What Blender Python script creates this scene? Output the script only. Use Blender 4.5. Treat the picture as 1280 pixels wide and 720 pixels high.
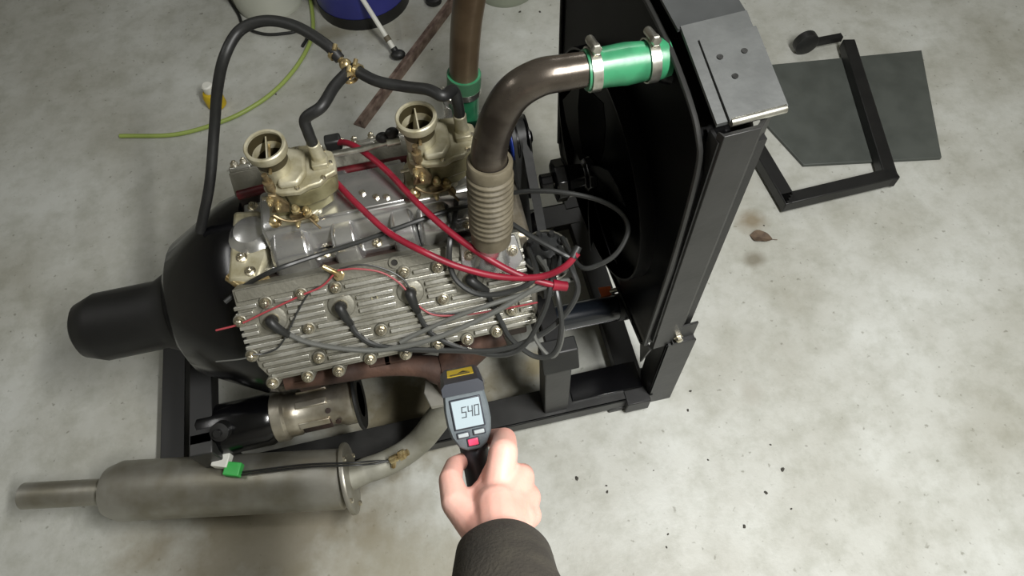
import bpy, bmesh, math, random
from mathutils import Vector, Matrix
random.seed(7)
for o in list(bpy.data.objects):
    bpy.data.objects.remove(o, do_unlink=True)
SC = bpy.context.scene
COL = SC.collection
V = Vector
ZC = 0.38            # crankshaft height above the floor; lengths below are measured from the crank centre
FZ = -ZC             # the floor in those coordinates

# ------------------------------------------------------------------ camera
CAM = V((0.187, -0.848, 1.355)); YAW, PITCH, ROLL, FPX = 0.1468, 1.0642, -0.0792, 876.0
def cam_axes():
    f = V((math.sin(YAW)*math.cos(PITCH), math.cos(YAW)*math.cos(PITCH), -math.sin(PITCH)))
    r = V((math.cos(YAW), -math.sin(YAW), 0)); u = r.cross(f)
    return r*math.cos(ROLL)+u*math.sin(ROLL), u*math.cos(ROLL)-r*math.sin(ROLL), f
CR, CU, CF = cam_axes()
cd = bpy.data.cameras.new('camera'); cam = bpy.data.objects.new('camera', cd); COL.objects.link(cam)
cd.sensor_width = 36; cd.lens = FPX*36/1280; cd.clip_start = 0.02
cam.matrix_world = Matrix(((CR.x, CU.x, -CF.x, CAM.x), (CR.y, CU.y, -CF.y, CAM.y), (CR.z, CU.z, -CF.z, CAM.z+ZC), (0, 0, 0, 1)))
SC.camera = cam

# ------------------------------------------------------------------ world, lights, exposure
SC.view_settings.view_transform = 'Standard'; SC.view_settings.look = 'None'
SC.view_settings.gamma = 1; SC.view_settings.use_curve_mapping = False
SC.view_settings.exposure = 0.6
w = bpy.data.worlds.new('garage_air'); SC.world = w; w.use_nodes = True
w.node_tree.nodes['Background'].inputs[0].default_value = (0.75, 0.8, 0.78, 1)
w.node_tree.nodes['Background'].inputs[1].default_value = 0.05
def area_light(name, loc, size, power, col=(1, 0.99, 0.965), rot=(0, 0, 0)):
    l = bpy.data.lights.new(name, 'AREA'); l.shape = 'RECTANGLE'; l.size, l.size_y = size
    l.energy = power; l.color = col
    o = bpy.data.objects.new(name, l); COL.objects.link(o); o.location = loc; o.rotation_euler = rot
    return o
LAMPS = [((0.95, -1.1, 2.42), 56), ((1.3, 1.9, 2.42), 5), ((-1.5, 0.4, 2.42), 5)]  # first lamp follows the observed light; the other two are added, unseen fill
for (lc, pw) in LAMPS:
    area_light('main_and_fill_light', lc, (0.16, 1.15), pw)

# ------------------------------------------------------------------ pixel -> point on a known plane
def ray(px, py):
    return CR*((px-640)/FPX)-CU*((py-360)/FPX)+CF
def UP(px, py, n, d):
    r = ray(px, py); return CAM+r*((d-n.dot(CAM))/n.dot(r))
def UX(px, py, v): return UP(px, py, V((1, 0, 0)), v)
def UY(px, py, v): return UP(px, py, V((0, 1, 0)), v)
def UZ(px, py, v): return UP(px, py, V((0, 0, 1)), v)
def UD(px, py, depth): return CAM+ray(px, py)*depth
S2 = math.sqrt(.5)
HN = V((0, -S2, S2)); HW = V((0, -S2, -S2)); HD = 0.285
def UH(px, py, h=0): return UP(px, py, HN, HD+h)

# ------------------------------------------------------------------ materials
def lin(c):
    r = []
    for x in c[:3]:
        x /= 255.0
        r.append(x/12.92 if x <= .04045 else ((x+.055)/1.055)**2.4)
    return (*r, 1)
def mat(name, col, rough=.5, metal=0, var=None, scale=12, bump=0, bscale=60, coat=0, emit=0, detail=4, rvar=0):
    m = bpy.data.materials.new(name); m.use_nodes = True
    nt = m.node_tree; b = nt.nodes['Principled BSDF']
    b.inputs['Base Color'].default_value = lin(col); b.inputs['Roughness'].default_value = rough
    b.inputs['Metallic'].default_value = metal
    if coat: b.inputs['Coat Weight'].default_value = coat; b.inputs['Coat Roughness'].default_value = .12
    tc = nt.nodes.new('ShaderNodeTexCoord')
    if var:
        n = nt.nodes.new('ShaderNodeTexNoise'); n.inputs['Scale'].default_value = scale; n.inputs['Detail'].default_value = detail
        r = nt.nodes.new('ShaderNodeValToRGB')
        r.color_ramp.elements[0].position = .36; r.color_ramp.elements[0].color = lin(var)
        r.color_ramp.elements[1].position = .62; r.color_ramp.elements[1].color = lin(col)
        nt.links.new(tc.outputs['Object'], n.inputs['Vector']); nt.links.new(n.outputs['Fac'], r.inputs['Fac'])
        nt.links.new(r.outputs['Color'], b.inputs['Base Color'])
        if rvar:
            mr = nt.nodes.new('ShaderNodeMapRange'); mr.inputs['To Min'].default_value = rough+rvar; mr.inputs['To Max'].default_value = rough-rvar
            mr.inputs['From Min'].default_value = .3; mr.inputs['From Max'].default_value = .7
            nt.links.new(n.outputs['Fac'], mr.inputs['Value']); nt.links.new(mr.outputs['Result'], b.inputs['Roughness'])
    if bump:
        n2 = nt.nodes.new('ShaderNodeTexNoise'); n2.inputs['Scale'].default_value = bscale; n2.inputs['Detail'].default_value = 5
        bp = nt.nodes.new('ShaderNodeBump'); bp.inputs['Strength'].default_value = bump; bp.inputs['Distance'].default_value = .002
        nt.links.new(tc.outputs['Object'], n2.inputs['Vector']); nt.links.new(n2.outputs['Fac'], bp.inputs['Height'])
        nt.links.new(bp.outputs['Normal'], b.inputs['Normal'])
    if emit:
        b.inputs['Emission Color'].default_value = lin(col); b.inputs['Emission Strength'].default_value = emit
    return m
M = {}
M['head'] = mat('cast_aluminium_shaded', (138, 136, 125), .5, .55, (114, 112, 101), 18, .35, 160, rvar=.08)  # head casting, darkened to paint in the shade between the fins
M['fin'] = mat('cast_aluminium_lit_fin', (212, 211, 203), .34, .8, (178, 176, 165), 25, .2, 160)  # paler copy of the head casting, the light on the ridges painted in
M['polish'] = mat('polished_aluminium', (222, 222, 221), .24, .88, (186, 186, 185), 9, .12, 30, rvar=.06)
M['bolt'] = mat('bright_steel', (225, 220, 205), .25, .95, (180, 170, 145), 60)
M['brass'] = mat('brass', (198, 182, 138), .3, .75, (140, 118, 78), 60)
M['carb'] = mat('dichromate_zinc', (188, 183, 160), .44, .4, (156, 149, 120), 30, .25, 140)
M['carb_olive'] = mat('olive_zinc', (142, 137, 104), .5, .3, (108, 102, 72), 26, .25, 120)
M['throat_shade'] = mat('carb_throat_shade', (66, 59, 38), .55, .3)  # inner wall coloured dark to paint in the shade down the horn
M['link'] = mat('gold_plated_linkage', (146, 130, 98), .4, .6, (92, 78, 54), 70)
M['block'] = mat('dark_brown_block', (62, 44, 36), .6, .1, (36, 28, 24), 14, .5, 90)
M['rust'] = mat('rusty_cast_iron', (84, 60, 48), .75, .1, (56, 40, 33), 20, .6, 110)
M['black'] = mat('black_gloss_paint', (7, 7, 9), .2, 0, None, bump=.05, bscale=40)
M['shroud'] = mat('black_shroud_paint', (5, 5, 6), .34, 0, None, bump=.05, bscale=40)
M['shroud'].node_tree.nodes['Principled BSDF'].inputs['Specular IOR Level'].default_value = .22
M['hoseblack'] = mat('wet_black_rubber', (24, 28, 34), .2, 0, None, coat=.6, bump=.1, bscale=30)
M['top'] = mat('shell_grey_shaded', (58, 60, 60), .45, .1, (50, 52, 52), 20)  # shoulder plate grey, darkened to paint in shade on the flat top
M['cap'] = mat('dark_grey_bakelite', (50, 51, 51), .32, 0, (38, 39, 39), 20)
M['blackdull'] = mat('black_satin_paint', (26, 26, 26), .45, 0, (20, 20, 20), 14, .1, 60)
M['frame'] = mat('black_steel_frame', (44, 44, 43), .42, .1, (34, 34, 33), 16, .15, 80)
M['shell'] = mat('grey_scuffed_steel', (74, 76, 75), .5, .1, (64, 66, 65), 24, .15, 90)
M['rubber'] = mat('black_rubber', (34, 35, 34), .48, 0, (26, 26, 26), 20, .15, 90)
M['wire'] = mat('grey_black_wire', (46, 47, 46), .4, 0)
M['wiregrey'] = mat('grey_wire', (92, 93, 89), .45, 0)
M['redcable'] = mat('red_rubber', (136, 20, 42), .45, 0, (112, 14, 34), 22)
M['redthin'] = mat('red_thin_wire', (150, 58, 64), .5, 0)
M['darkred'] = mat('dark_red_paint', (96, 18, 26), .4, .1, (60, 12, 18), 18)
M['green'] = mat('green_silicone', (54, 132, 92), .36, 0, (38, 102, 70), 22, .25, 50, coat=.2)
M['greendark'] = mat('green_hose_edge', (62, 104, 76), .5, 0)
M['elbow'] = mat('oily_steel_pipe', (92, 85, 77), .3, .7, (56, 49, 43), 14, .2, 40, rvar=.1)
M['browntube'] = mat('brown_steel_pipe', (108, 94, 74), .38, .45, (76, 62, 46), 8, .15, 40)
M['corr'] = mat('tan_corrugated_hose', (104, 97, 80), .6, .05, (86, 79, 63), 30, .3, 120)
M['clamp'] = mat('clamp_steel', (215, 214, 205), .28, .95, (170, 168, 158), 50)
M['exh'] = mat('dull_steel_exhaust', (168, 166, 158), .42, .7, (138, 134, 120), 10, .2, 60)
M['exhdull'] = mat('matt_steel_pipe', (150, 149, 138), .6, .3, (126, 124, 110), 14, .2, 60)
M['starter'] = mat('machined_aluminium', (214, 208, 194), .34, .85, (170, 160, 140), 20, .2, 60)
M['skin'] = mat('skin', (216, 172, 158), .48, 0, (208, 154, 140), 16, .12, 220)
M['skin'].node_tree.nodes['Principled BSDF'].inputs['Subsurface Weight'].default_value = .12
M['skin'].node_tree.nodes['Principled BSDF'].inputs['Subsurface Radius'].default_value = (.01, .004, .002)
M['nail'] = mat('finger_nail', (226, 178, 164), .3, 0)
M['sleeve'] = mat('dark_olive_fleece', (58, 54, 46), .95, 0, (48, 44, 38), 40, .5, 320)
M['gun'] = mat('grey_plastic', (90, 98, 102), .42, 0, (84, 92, 96), 30, .1, 300)
M['gundark'] = mat('dark_plastic', (38, 42, 50), .45, 0)
M['lcd'] = mat('lcd_screen', (150, 164, 170), .25, 0, emit=.06)
M['lcdink'] = mat('lcd_segment', (48, 54, 60), .5, 0)
M['button'] = mat('grey_button', (150, 158, 160), .4, 0)
M['redbutton'] = mat('red_button', (214, 70, 104), .35, 0)
M['white'] = mat('white_plastic', (226, 226, 218), .5, 0, (212, 212, 204), 8)
M['label_yellow'] = mat('yellow_sticker', (196, 168, 28), .5, 0)
M['ink'] = mat('black_ink', (22, 20, 12), .6, 0)
M['blue'] = mat('blue_plastic', (52, 56, 138), .42, 0, (44, 48, 120), 6)
M['bluepulley'] = mat('blue_paint', (40, 66, 160), .4, .1)
M['bucket'] = mat('white_bucket_plastic', (196, 198, 186), .5, 0, (182, 184, 172), 5)
M['greybucket'] = mat('grey_green_plastic', (134, 140, 124), .5, 0)
M['hosegreen'] = mat('yellow_green_hose', (146, 164, 84), .45, 0)
M['bar'] = mat('brown_angle_iron', (134, 116, 104), .6, .2, (88, 70, 62), 30, .3, 80)
M['orange'] = mat('orange_plastic', (226, 104, 40), .5, 0)
M['plug_green'] = mat('green_connector', (58, 168, 78), .4, 0)
M['leaf'] = mat('dry_leaf', (98, 82, 66), .8, 0, (74, 60, 48), 60)
M['grit'] = mat('dark_grit', (66, 64, 58), .9, 0)
M['sheetgrey'] = mat('dark_grey_sheet', (76, 80, 76), .6, 0, (66, 70, 66), 12)
M['wall'] = mat('painted_wall', (188, 186, 176), .8, 0, (176, 174, 164), 4)
M['lampbody'] = mat('lamp_housing', (220, 220, 216), .5, 0)
M['core'] = mat('radiator_core', (16, 16, 17), .55, .2)

def floor_material():
    m = bpy.data.materials.new('worn_concrete'); m.use_nodes = True
    nt = m.node_tree; N = nt.nodes; L = nt.links; b = N['Principled BSDF']; b.inputs['Roughness'].default_value = .5
    tc = N.new('ShaderNodeTexCoord')
    def noise(s, d=5, rough=.6, mapscale=None):
        n = N.new('ShaderNodeTexNoise'); n.inputs['Scale'].default_value = s; n.inputs['Detail'].default_value = d; n.inputs['Roughness'].default_value = rough
        L.new(tc.outputs['Object'], n.inputs['Vector']); return n
    def ramp(src, p0, c0, p1, c1):
        r = N.new('ShaderNodeValToRGB'); e = r.color_ramp.elements
        e[0].position = p0; e[0].color = c0; e[1].position = p1; e[1].color = c1
        L.new(src, r.inputs['Fac']); return r.outputs['Color']
    def mix(fac, a, c, mode='MIX'):
        x = N.new('ShaderNodeMix'); x.data_type = 'RGBA'; x.blend_type = mode
        if isinstance(fac, float): x.inputs[0].default_value = fac
        else: L.new(fac, x.inputs[0])
        L.new(a, x.inputs[6])
        if isinstance(c, tuple): x.inputs[7].default_value = c
        else: L.new(c, x.inputs[7])
        return x.outputs[2]
    base = ramp(noise(2.2, 6).outputs['Fac'], .3, lin((158, 157, 146)), .66, lin((194, 196, 191)))
    fine = ramp(noise(14, 6, .7).outputs['Fac'], .32, (.82, .82, .79, 1), .56, (1, 1, 1, 1))
    c = mix(1.0, base, fine, 'MULTIPLY')
    spk = ramp(noise(58, 3, .5).outputs['Fac'], .27, (.5, .49, .45, 1), .34, (1, 1, 1, 1))
    c = mix(.75, c, spk, 'MULTIPLY')
    # oil and water stains; patches under engine, muffler and lower left also paint in shade: x, y, radius x, radius y, colour, strength
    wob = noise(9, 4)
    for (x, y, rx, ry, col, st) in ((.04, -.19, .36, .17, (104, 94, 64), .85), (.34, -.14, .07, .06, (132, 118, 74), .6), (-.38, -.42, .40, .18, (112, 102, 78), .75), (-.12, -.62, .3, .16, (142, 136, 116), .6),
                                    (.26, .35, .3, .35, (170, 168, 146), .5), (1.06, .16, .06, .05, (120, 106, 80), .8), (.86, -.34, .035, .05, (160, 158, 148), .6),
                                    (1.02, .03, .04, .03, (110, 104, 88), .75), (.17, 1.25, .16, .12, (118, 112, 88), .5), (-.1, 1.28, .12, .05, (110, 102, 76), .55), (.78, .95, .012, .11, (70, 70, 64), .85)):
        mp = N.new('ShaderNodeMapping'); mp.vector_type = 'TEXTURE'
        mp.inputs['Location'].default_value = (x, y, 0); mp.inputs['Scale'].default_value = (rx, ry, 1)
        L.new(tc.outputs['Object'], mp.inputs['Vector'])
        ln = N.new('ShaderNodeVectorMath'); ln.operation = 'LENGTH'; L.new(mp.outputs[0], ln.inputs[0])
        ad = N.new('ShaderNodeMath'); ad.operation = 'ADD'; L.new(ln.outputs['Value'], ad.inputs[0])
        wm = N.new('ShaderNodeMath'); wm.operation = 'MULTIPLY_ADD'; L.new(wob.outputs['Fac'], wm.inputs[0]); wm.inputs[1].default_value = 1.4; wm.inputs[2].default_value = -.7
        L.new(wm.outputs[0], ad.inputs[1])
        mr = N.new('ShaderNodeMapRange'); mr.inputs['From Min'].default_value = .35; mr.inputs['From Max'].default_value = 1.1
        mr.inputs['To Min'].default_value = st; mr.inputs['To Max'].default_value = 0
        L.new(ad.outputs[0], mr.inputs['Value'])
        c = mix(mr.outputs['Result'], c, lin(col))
    L.new(c, b.inputs['Base Color'])
    rr = N.new('ShaderNodeMapRange'); rr.inputs['To Min'].default_value = .36; rr.inputs['To Max'].default_value = .62
    L.new(noise(3).outputs['Fac'], rr.inputs['Value']); L.new(rr.outputs['Result'], b.inputs['Roughness'])
    bp = N.new('ShaderNodeBump'); bp.inputs['Strength'].default_value = .25; bp.inputs['Distance'].default_value = .004
    L.new(noise(40, 6).outputs['Fac'], bp.inputs['Height']); L.new(bp.outputs['Normal'], b.inputs['Normal'])
    return m
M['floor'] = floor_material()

# ------------------------------------------------------------------ mesh building
OFF = {}
def smooth_path(pts, n=8):
    pts = [V(p) for p in pts]
    if len(pts) < 3: return pts
    out = []
    P = [pts[0]*2-pts[1]]+pts+[pts[-1]*2-pts[-2]]
    for i in range(1, len(P)-2):
        a, b, c, d = P[i-1:i+3]
        for k in range(n):
            t = k/n
            out.append(.5*((2*b)+(c-a)*t+(2*a-5*b+4*c-d)*t*t+(3*b-a-3*c+d)*t**3))
    out.append(pts[-1]); return out
def frame_of(d):
    d = d.normalized(); a = V((0, 0, 1)) if abs(d.z) < .9 else V((1, 0, 0))
    x = a.cross(d).normalized(); return x, d.cross(x)
class MB:
    def __init__(s): s.v = []; s.f = []
    def add(s, vs, fs):
        o = len(s.v); s.v += [V(p) for p in vs]; s.f += [tuple(i+o for i in f) for f in fs]; return s
    def box(s, lo, hi, M_=None):
        x0, y0, z0 = lo; x1, y1, z1 = hi
        vs = [V(p) for p in ((x0, y0, z0), (x1, y0, z0), (x1, y1, z0), (x0, y1, z0), (x0, y0, z1), (x1, y0, z1), (x1, y1, z1), (x0, y1, z1))]
        if M_ is not None: vs = [M_ @ p for p in vs]
        return s.add(vs, [(3, 2, 1, 0), (4, 5, 6, 7), (0, 1, 5, 4), (1, 2, 6, 5), (2, 3, 7, 6), (3, 0, 4, 7)])
    def loft(s, rings, cap=True, closed=True):
        n = len(rings[0]); vs = [p for r in rings for p in r]; fs = []
        for i in range(len(rings)-1):
            for k in range(n if closed else n-1):
                k2 = (k+1) % n
                fs.append((i*n+k, i*n+k2, (i+1)*n+k2, (i+1)*n+k))
        if cap:
            fs.append(tuple(range(n))[::-1]); fs.append(tuple((len(rings)-1)*n+k for k in range(n)))
        return s.add(vs, fs)
    def tube(s, pts, r, seg=10, n=8, cap=True, smooth=True):
        P = smooth_path(pts, n) if smooth else [V(p) for p in pts]
        m = len(P)
        rr = (lambda t: r) if not callable(r) else r
        d = (P[1]-P[0]).normalized(); x, y = frame_of(d); rings = []
        for i, p in enumerate(P):
            t = (P[min(i+1, m-1)]-P[max(i-1, 0)]).normalized()
            x = (x-t*x.dot(t)).normalized(); y = t.cross(x)
            R = rr(i/(m-1)); rings.append([p+(x*math.cos(a)+y*math.sin(a))*R for a in (2*math.pi*k/seg for k in range(seg))])
        return s.loft(rings, cap)
    def cyl(s, a, b, r, r2=None, seg=20):
        a = V(a); b = V(b); r2 = r if r2 is None else r2
        return s.tube([a, b], lambda t: r+(r2-r)*t, seg, smooth=False)
    def lathe(s, o, d, prof, seg=28, cap=True):
        o = V(o); d = V(d).normalized(); x, y = frame_of(d)
        return s.loft([[o+d*h+(x*math.cos(2*math.pi*k/seg)+y*math.sin(2*math.pi*k/seg))*max(r, 1e-5) for k in range(seg)] for (r, h) in prof], cap)
    def ring(s, o, d, r0, r1, h, seg=28):            # a hollow band
        o = V(o); d = V(d).normalized(); x, y = frame_of(d)
        def c(r, t): return [o+d*t+(x*math.cos(2*math.pi*k/seg)+y*math.sin(2*math.pi*k/seg))*r for k in range(seg)]
        R = [c(r1, 0), c(r1, h), c(r0, h), c(r0, 0), c(r1, 0)]
        return s.loft(R, cap=False)
    def prism(s, poly, fn, a, b):                   # poly in 2D, fn(u, v, t) -> point
        return s.loft([[V(fn(u, v, a)) for u, v in poly], [V(fn(u, v, b)) for u, v in poly]])
    def ell(s, c, rx, ry=None, rz=None, M_=None, seg=16, rings=10):
        ry = ry or rx; rz = rz or rx; c = V(c); R = []
        for i in range(rings+1):
            th = math.pi*i/rings
            ring = []
            for k in range(seg):
                a = 2*math.pi*k/seg
                p = V((rx*max(math.sin(th), 1e-3)*math.cos(a), ry*max(math.sin(th), 1e-3)*math.sin(a), -rz*math.cos(th)))
                ring.append(c+(M_ @ p if M_ is not None else p))
            R.append(ring)
        return s.loft(R)
    def xf(s, M_): s.v = [M_ @ p for p in s.v]; return s
    def mesh(s, name, off, m, ang=40):
        me = bpy.data.meshes.new(name); me.from_pydata([p-off for p in s.v], [], s.f)
        bm = bmesh.new(); bm.from_mesh(me); bmesh.ops.recalc_face_normals(bm, faces=bm.faces); bm.to_mesh(me); bm.free()
        me.materials.append(m)
        for p in me.polygons: p.use_smooth = True
        me.set_sharp_from_angle(angle=math.radians(ang))
        return me
    def build(s, name, m, parent=None, bevel=0, ang=40, org=None):
        m = M[m] if isinstance(m, str) else m
        if parent is not None: off = OFF[parent.name]
        elif org is not None: off = V(org)
        else:
            lo = [min(p[i] for p in s.v) for i in range(3)]; hi = [max(p[i] for p in s.v) for i in range(3)]
            off = V(((lo[0]+hi[0])/2, (lo[1]+hi[1])/2, lo[2]))
        o = bpy.data.objects.new(name, s.mesh(name, off, m, ang)); COL.objects.link(o); OFF[o.name] = off
        if parent is not None: o.parent = parent
        else: o.location = off+V((0, 0, ZC))
        if bevel:
            b = o.modifiers.new('bevel', 'BEVEL'); b.width = bevel; b.segments = 2; b.limit_method = 'ANGLE'; b.angle_limit = math.radians(35)
        return o
def tag(o, label=None, cat=None, group=None, kind=None):
    if label: o['label'] = label
    if cat: o['category'] = cat
    if group: o['group'] = group
    if kind: o['kind'] = kind
    return o
def thing(name, org, label, cat, group=None):
    o = bpy.data.objects.new(name, None); COL.objects.link(o); o.empty_display_size = .05
    OFF[o.name] = V(org); o.location = V(org)+V((0, 0, ZC)); tag(o, label, cat, group); return o
def stamp(name, me, parent, pos, R=None):           # a copy sharing mesh data, placed under a part
    o = bpy.data.objects.new(name, me); COL.objects.link(o); o.parent = parent
    M4 = Matrix.Translation(V(pos)-OFF[parent.name])
    if R is not None: M4 = M4 @ R.to_4x4()
    o.matrix_basis = M4; OFF[o.name] = V(pos); return o
def axes(x, y, z):
    return Matrix(((x.x, y.x, z.x), (x.y, y.y, z.y), (x.z, y.z, z.z)))

# ================================================================== the room
RX0, RX1, RY0, RY1, RZ = -3.2, 3.6, -3.0, 4.6, 2.15
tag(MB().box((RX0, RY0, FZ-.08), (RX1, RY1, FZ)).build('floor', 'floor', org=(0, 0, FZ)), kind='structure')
tag(MB().box((RX0-.1, RY1, FZ), (RX1+.1, RY1+.1, RZ)).build('wall_back', 'wall'), kind='structure')
tag(MB().box((RX0-.1, RY0-.1, FZ), (RX1+.1, RY0, RZ)).build('wall_front', 'wall'), kind='structure')
tag(MB().box((RX0-.1, RY0, FZ), (RX0, RY1, RZ)).build('wall_left', 'wall'), kind='structure')
tag(MB().box((RX1, RY0, FZ), (RX1+.1, RY1, RZ)).build('wall_right', 'wall'), kind='structure')
tag(MB().box((RX0-.1, RY0-.1, RZ), (RX1+.1, RY1+.1, RZ+.1)).build('ceiling', 'wall'), kind='structure')
for (lc, pw), where in zip(LAMPS, ('over the bare floor beside the radiator', 'over the blue tub and the buckets, added as unseen fill', 'over the rear end of the engine, added as unseen fill')):
    x, y, z = lc[0], lc[1], lc[2]-ZC
    t = thing('main_and_fill_lamp', (x, y, z), 'white tube lamp on the ceiling '+where, 'lamp', 'ceiling tube lamps')
    MB().box((x-.09, y-.62, z+.02), (x+.09, y+.62, RZ)).build('housing', 'lampbody', t, .006)

# ================================================================== stand
st = thing('engine_stand', (0, 0, FZ), 'black welded steel stand carrying the engine and radiator, on concrete', 'stand')
RT = -.315
def angle_rail(y, s, x0, x1):
    b = MB().box((x0, y-.025 if s < 0 else y-.05, RT-.006), (x1, y+.05 if s < 0 else y+.025, RT))
    yy = y-.025 if s < 0 else y+.019
    b.box((x0, yy, RT-.048), (x1, yy+.006, RT)); return b
angle_rail(-.285, -1, -.62, .60).build('side_rail', 'frame', st, .0015)
angle_rail(.285, 1, -.62, .60).build('side_rail', 'frame', st, .0015)
MB().box((.53, -.28, RT-.05), (.59, .28, RT-.002)).build('cross_member', 'blackdull', st, .002)
MB().box((-.62, -.28, RT-.05), (-.56, .28, RT-.002)).build('cross_member', 'blackdull', st, .002)
MB().box((.40, -.285, RT), (.58, -.215, RT+.006)).build('tread_plate', 'black', st, .001)
for x in (-.585, .535):
    for y in (-.285, .285):
        MB().box((x-.045, y-.027, FZ), (x+.045, y+.027, RT-.046)).build('foot', 'frame', st, .002)
for sy in (-1, 1):      # front corner posts: folded steel, carry the radiator
    y = sy*.305
    b = MB().box((.588, y-.003, FZ), (.655, y+.003, -.022)).box((.588, y-.003, FZ), (.594, y-sy*.06+.003 if sy > 0 else y+.06, -.022))
    b.build('corner_post', 'frame', st, .001)
    MB().box((.53, y-.02, FZ+.012), (.59, y+.02, RT+.002)).build('gusset', 'blackdull', st, .002)
    MB().box((.600, y-.005 if sy < 0 else y-.045, -.022), (.65, y+.045 if sy < 0 else y+.005, -.012)).build('saddle', 'blackdull', st, .001)
    # motor mount posts
    yp = sy*.27
    MB().box((.325, yp-.028, RT), (.385, yp+.028, -.06)).build('mount_post', 'frame', st, .003)
    tp = MB().prism([(yp-.03, -.06), (yp+.03, -.06), (yp+.026 if sy < 0 else yp+.008, -.005), (yp-.008 if sy < 0 else yp-.026, -.005)], lambda u, v, t: (t, u, v), .322, .402)
    tp.build('mount_pad', 'rubber', st, .003)
    MB().box((.34, min(yp, sy*.1), -.05), (.38, max(yp, sy*.1), -.02)).build('mount_arm', 'blackdull', st, .002)
    MB().box((-.45, yp-.025, RT), (-.40, yp+.025, -.09)).build('mount_post', 'frame', st, .003)
    MB().box((-.45, min(yp, sy*.05), -.13), (-.40, max(yp, sy*.05), -.09)).build('mount_arm', 'blackdull', st, .002)

# ================================================================== engine
en = thing('engine', (0, 0, FZ+.1), 'flathead V8 engine with finned aluminium heads on black stand', 'engine')
EX0, EX1 = -.218, .312
sec = [(-.1025, .2326), (-.2326, .1026), (-.236, .04), (-.17, -.06), (-.135, -.10), (.135, -.10), (.17, -.06), (.236, .04), (.2326, .1026), (.1025, .2326), (.07, .205), (-.07, .205)]
MB().prism(sec, lambda u, v, t: (t, u, v), EX0+.005, EX1-.01).build('block', 'block', en, .004)
MB().prism([(-.14, -.10), (.14, -.10), (.12, -.2), (.08, -.255), (-.08, -.255), (-.12, -.2)], lambda u, v, t: (t, u, v), EX0+.03, EX1-.05).build('oil_pan', 'black', en, .01)
# rear bell housing and front cover
MB().lathe((EX0-.20, 0, .02), (1, 0, 0), [(.10, 0), (.15, .03), (.215, .15), (.225, .19), (.225, .205)], 36).build('bell_housing', 'black', en)
MB().lathe((EX0-.42, 0, .02), (1, 0, 0), [(.045, 0), (.06, .01), (.075, .05), (.075, .18), (.095, .22)], 28).build('gearbox_snout', 'blackdull', en)
MB().prism([(-.16, -.09), (.16, -.09), (.17, .1), (.1, .2), (-.1, .2), (-.17, .1)], lambda u, v, t: (t, u, v), EX1-.01, EX1+.03).build('front_cover', 'starter', en, .008)

bolt_me = MB().lathe((0, 0, 0), (0, 0, 1), [(.0105, 0), (.0105, .0022), (.0078, .0024)], 18).lathe((0, 0, .002), (0, 0, 1), [(.0078, 0), (.0078, .006), (.006, .0082)], 6).lathe((0, 0, .009), (0, 0, 1), [(.0042, -.002), (.0042, .0035), (.003, .0045)], 10).mesh('head_bolt', V((0, 0, 0)), M['bolt'], 30)
plug_me = MB().lathe((0, 0, 0), (0, 0, 1), [(.007, 0), (.007, .003), (.0045, .003), (.0045, -.001)], 6).mesh('socket_plug', V((0, 0, 0)), M['carb'], 30)
BOLTS = [(333, 377), (377, 366), (301, 400), (420, 358), (387, 409), (316, 443), (399.5, 445.5), (463, 447), (424, 462), (385.5, 469), (342, 477), (477, 411),
         (505, 339), (547, 333), (554, 372.5), (507, 441), (547, 430), (584, 423), (620.5, 413), (639, 386)]
PLUGS = [(342, 398), (427, 381), (513, 364), (588, 347)]
FINV = [-.058+.0128*k for k in range(12)]
def head_pt(side, x, v, h):
    p = HN*(HD+h)+HW*v; return V((x, p.y*side, p.z))
def head_uv(px, py):
    p = UH(px, py); return p.x, p.dot(HW)
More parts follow.
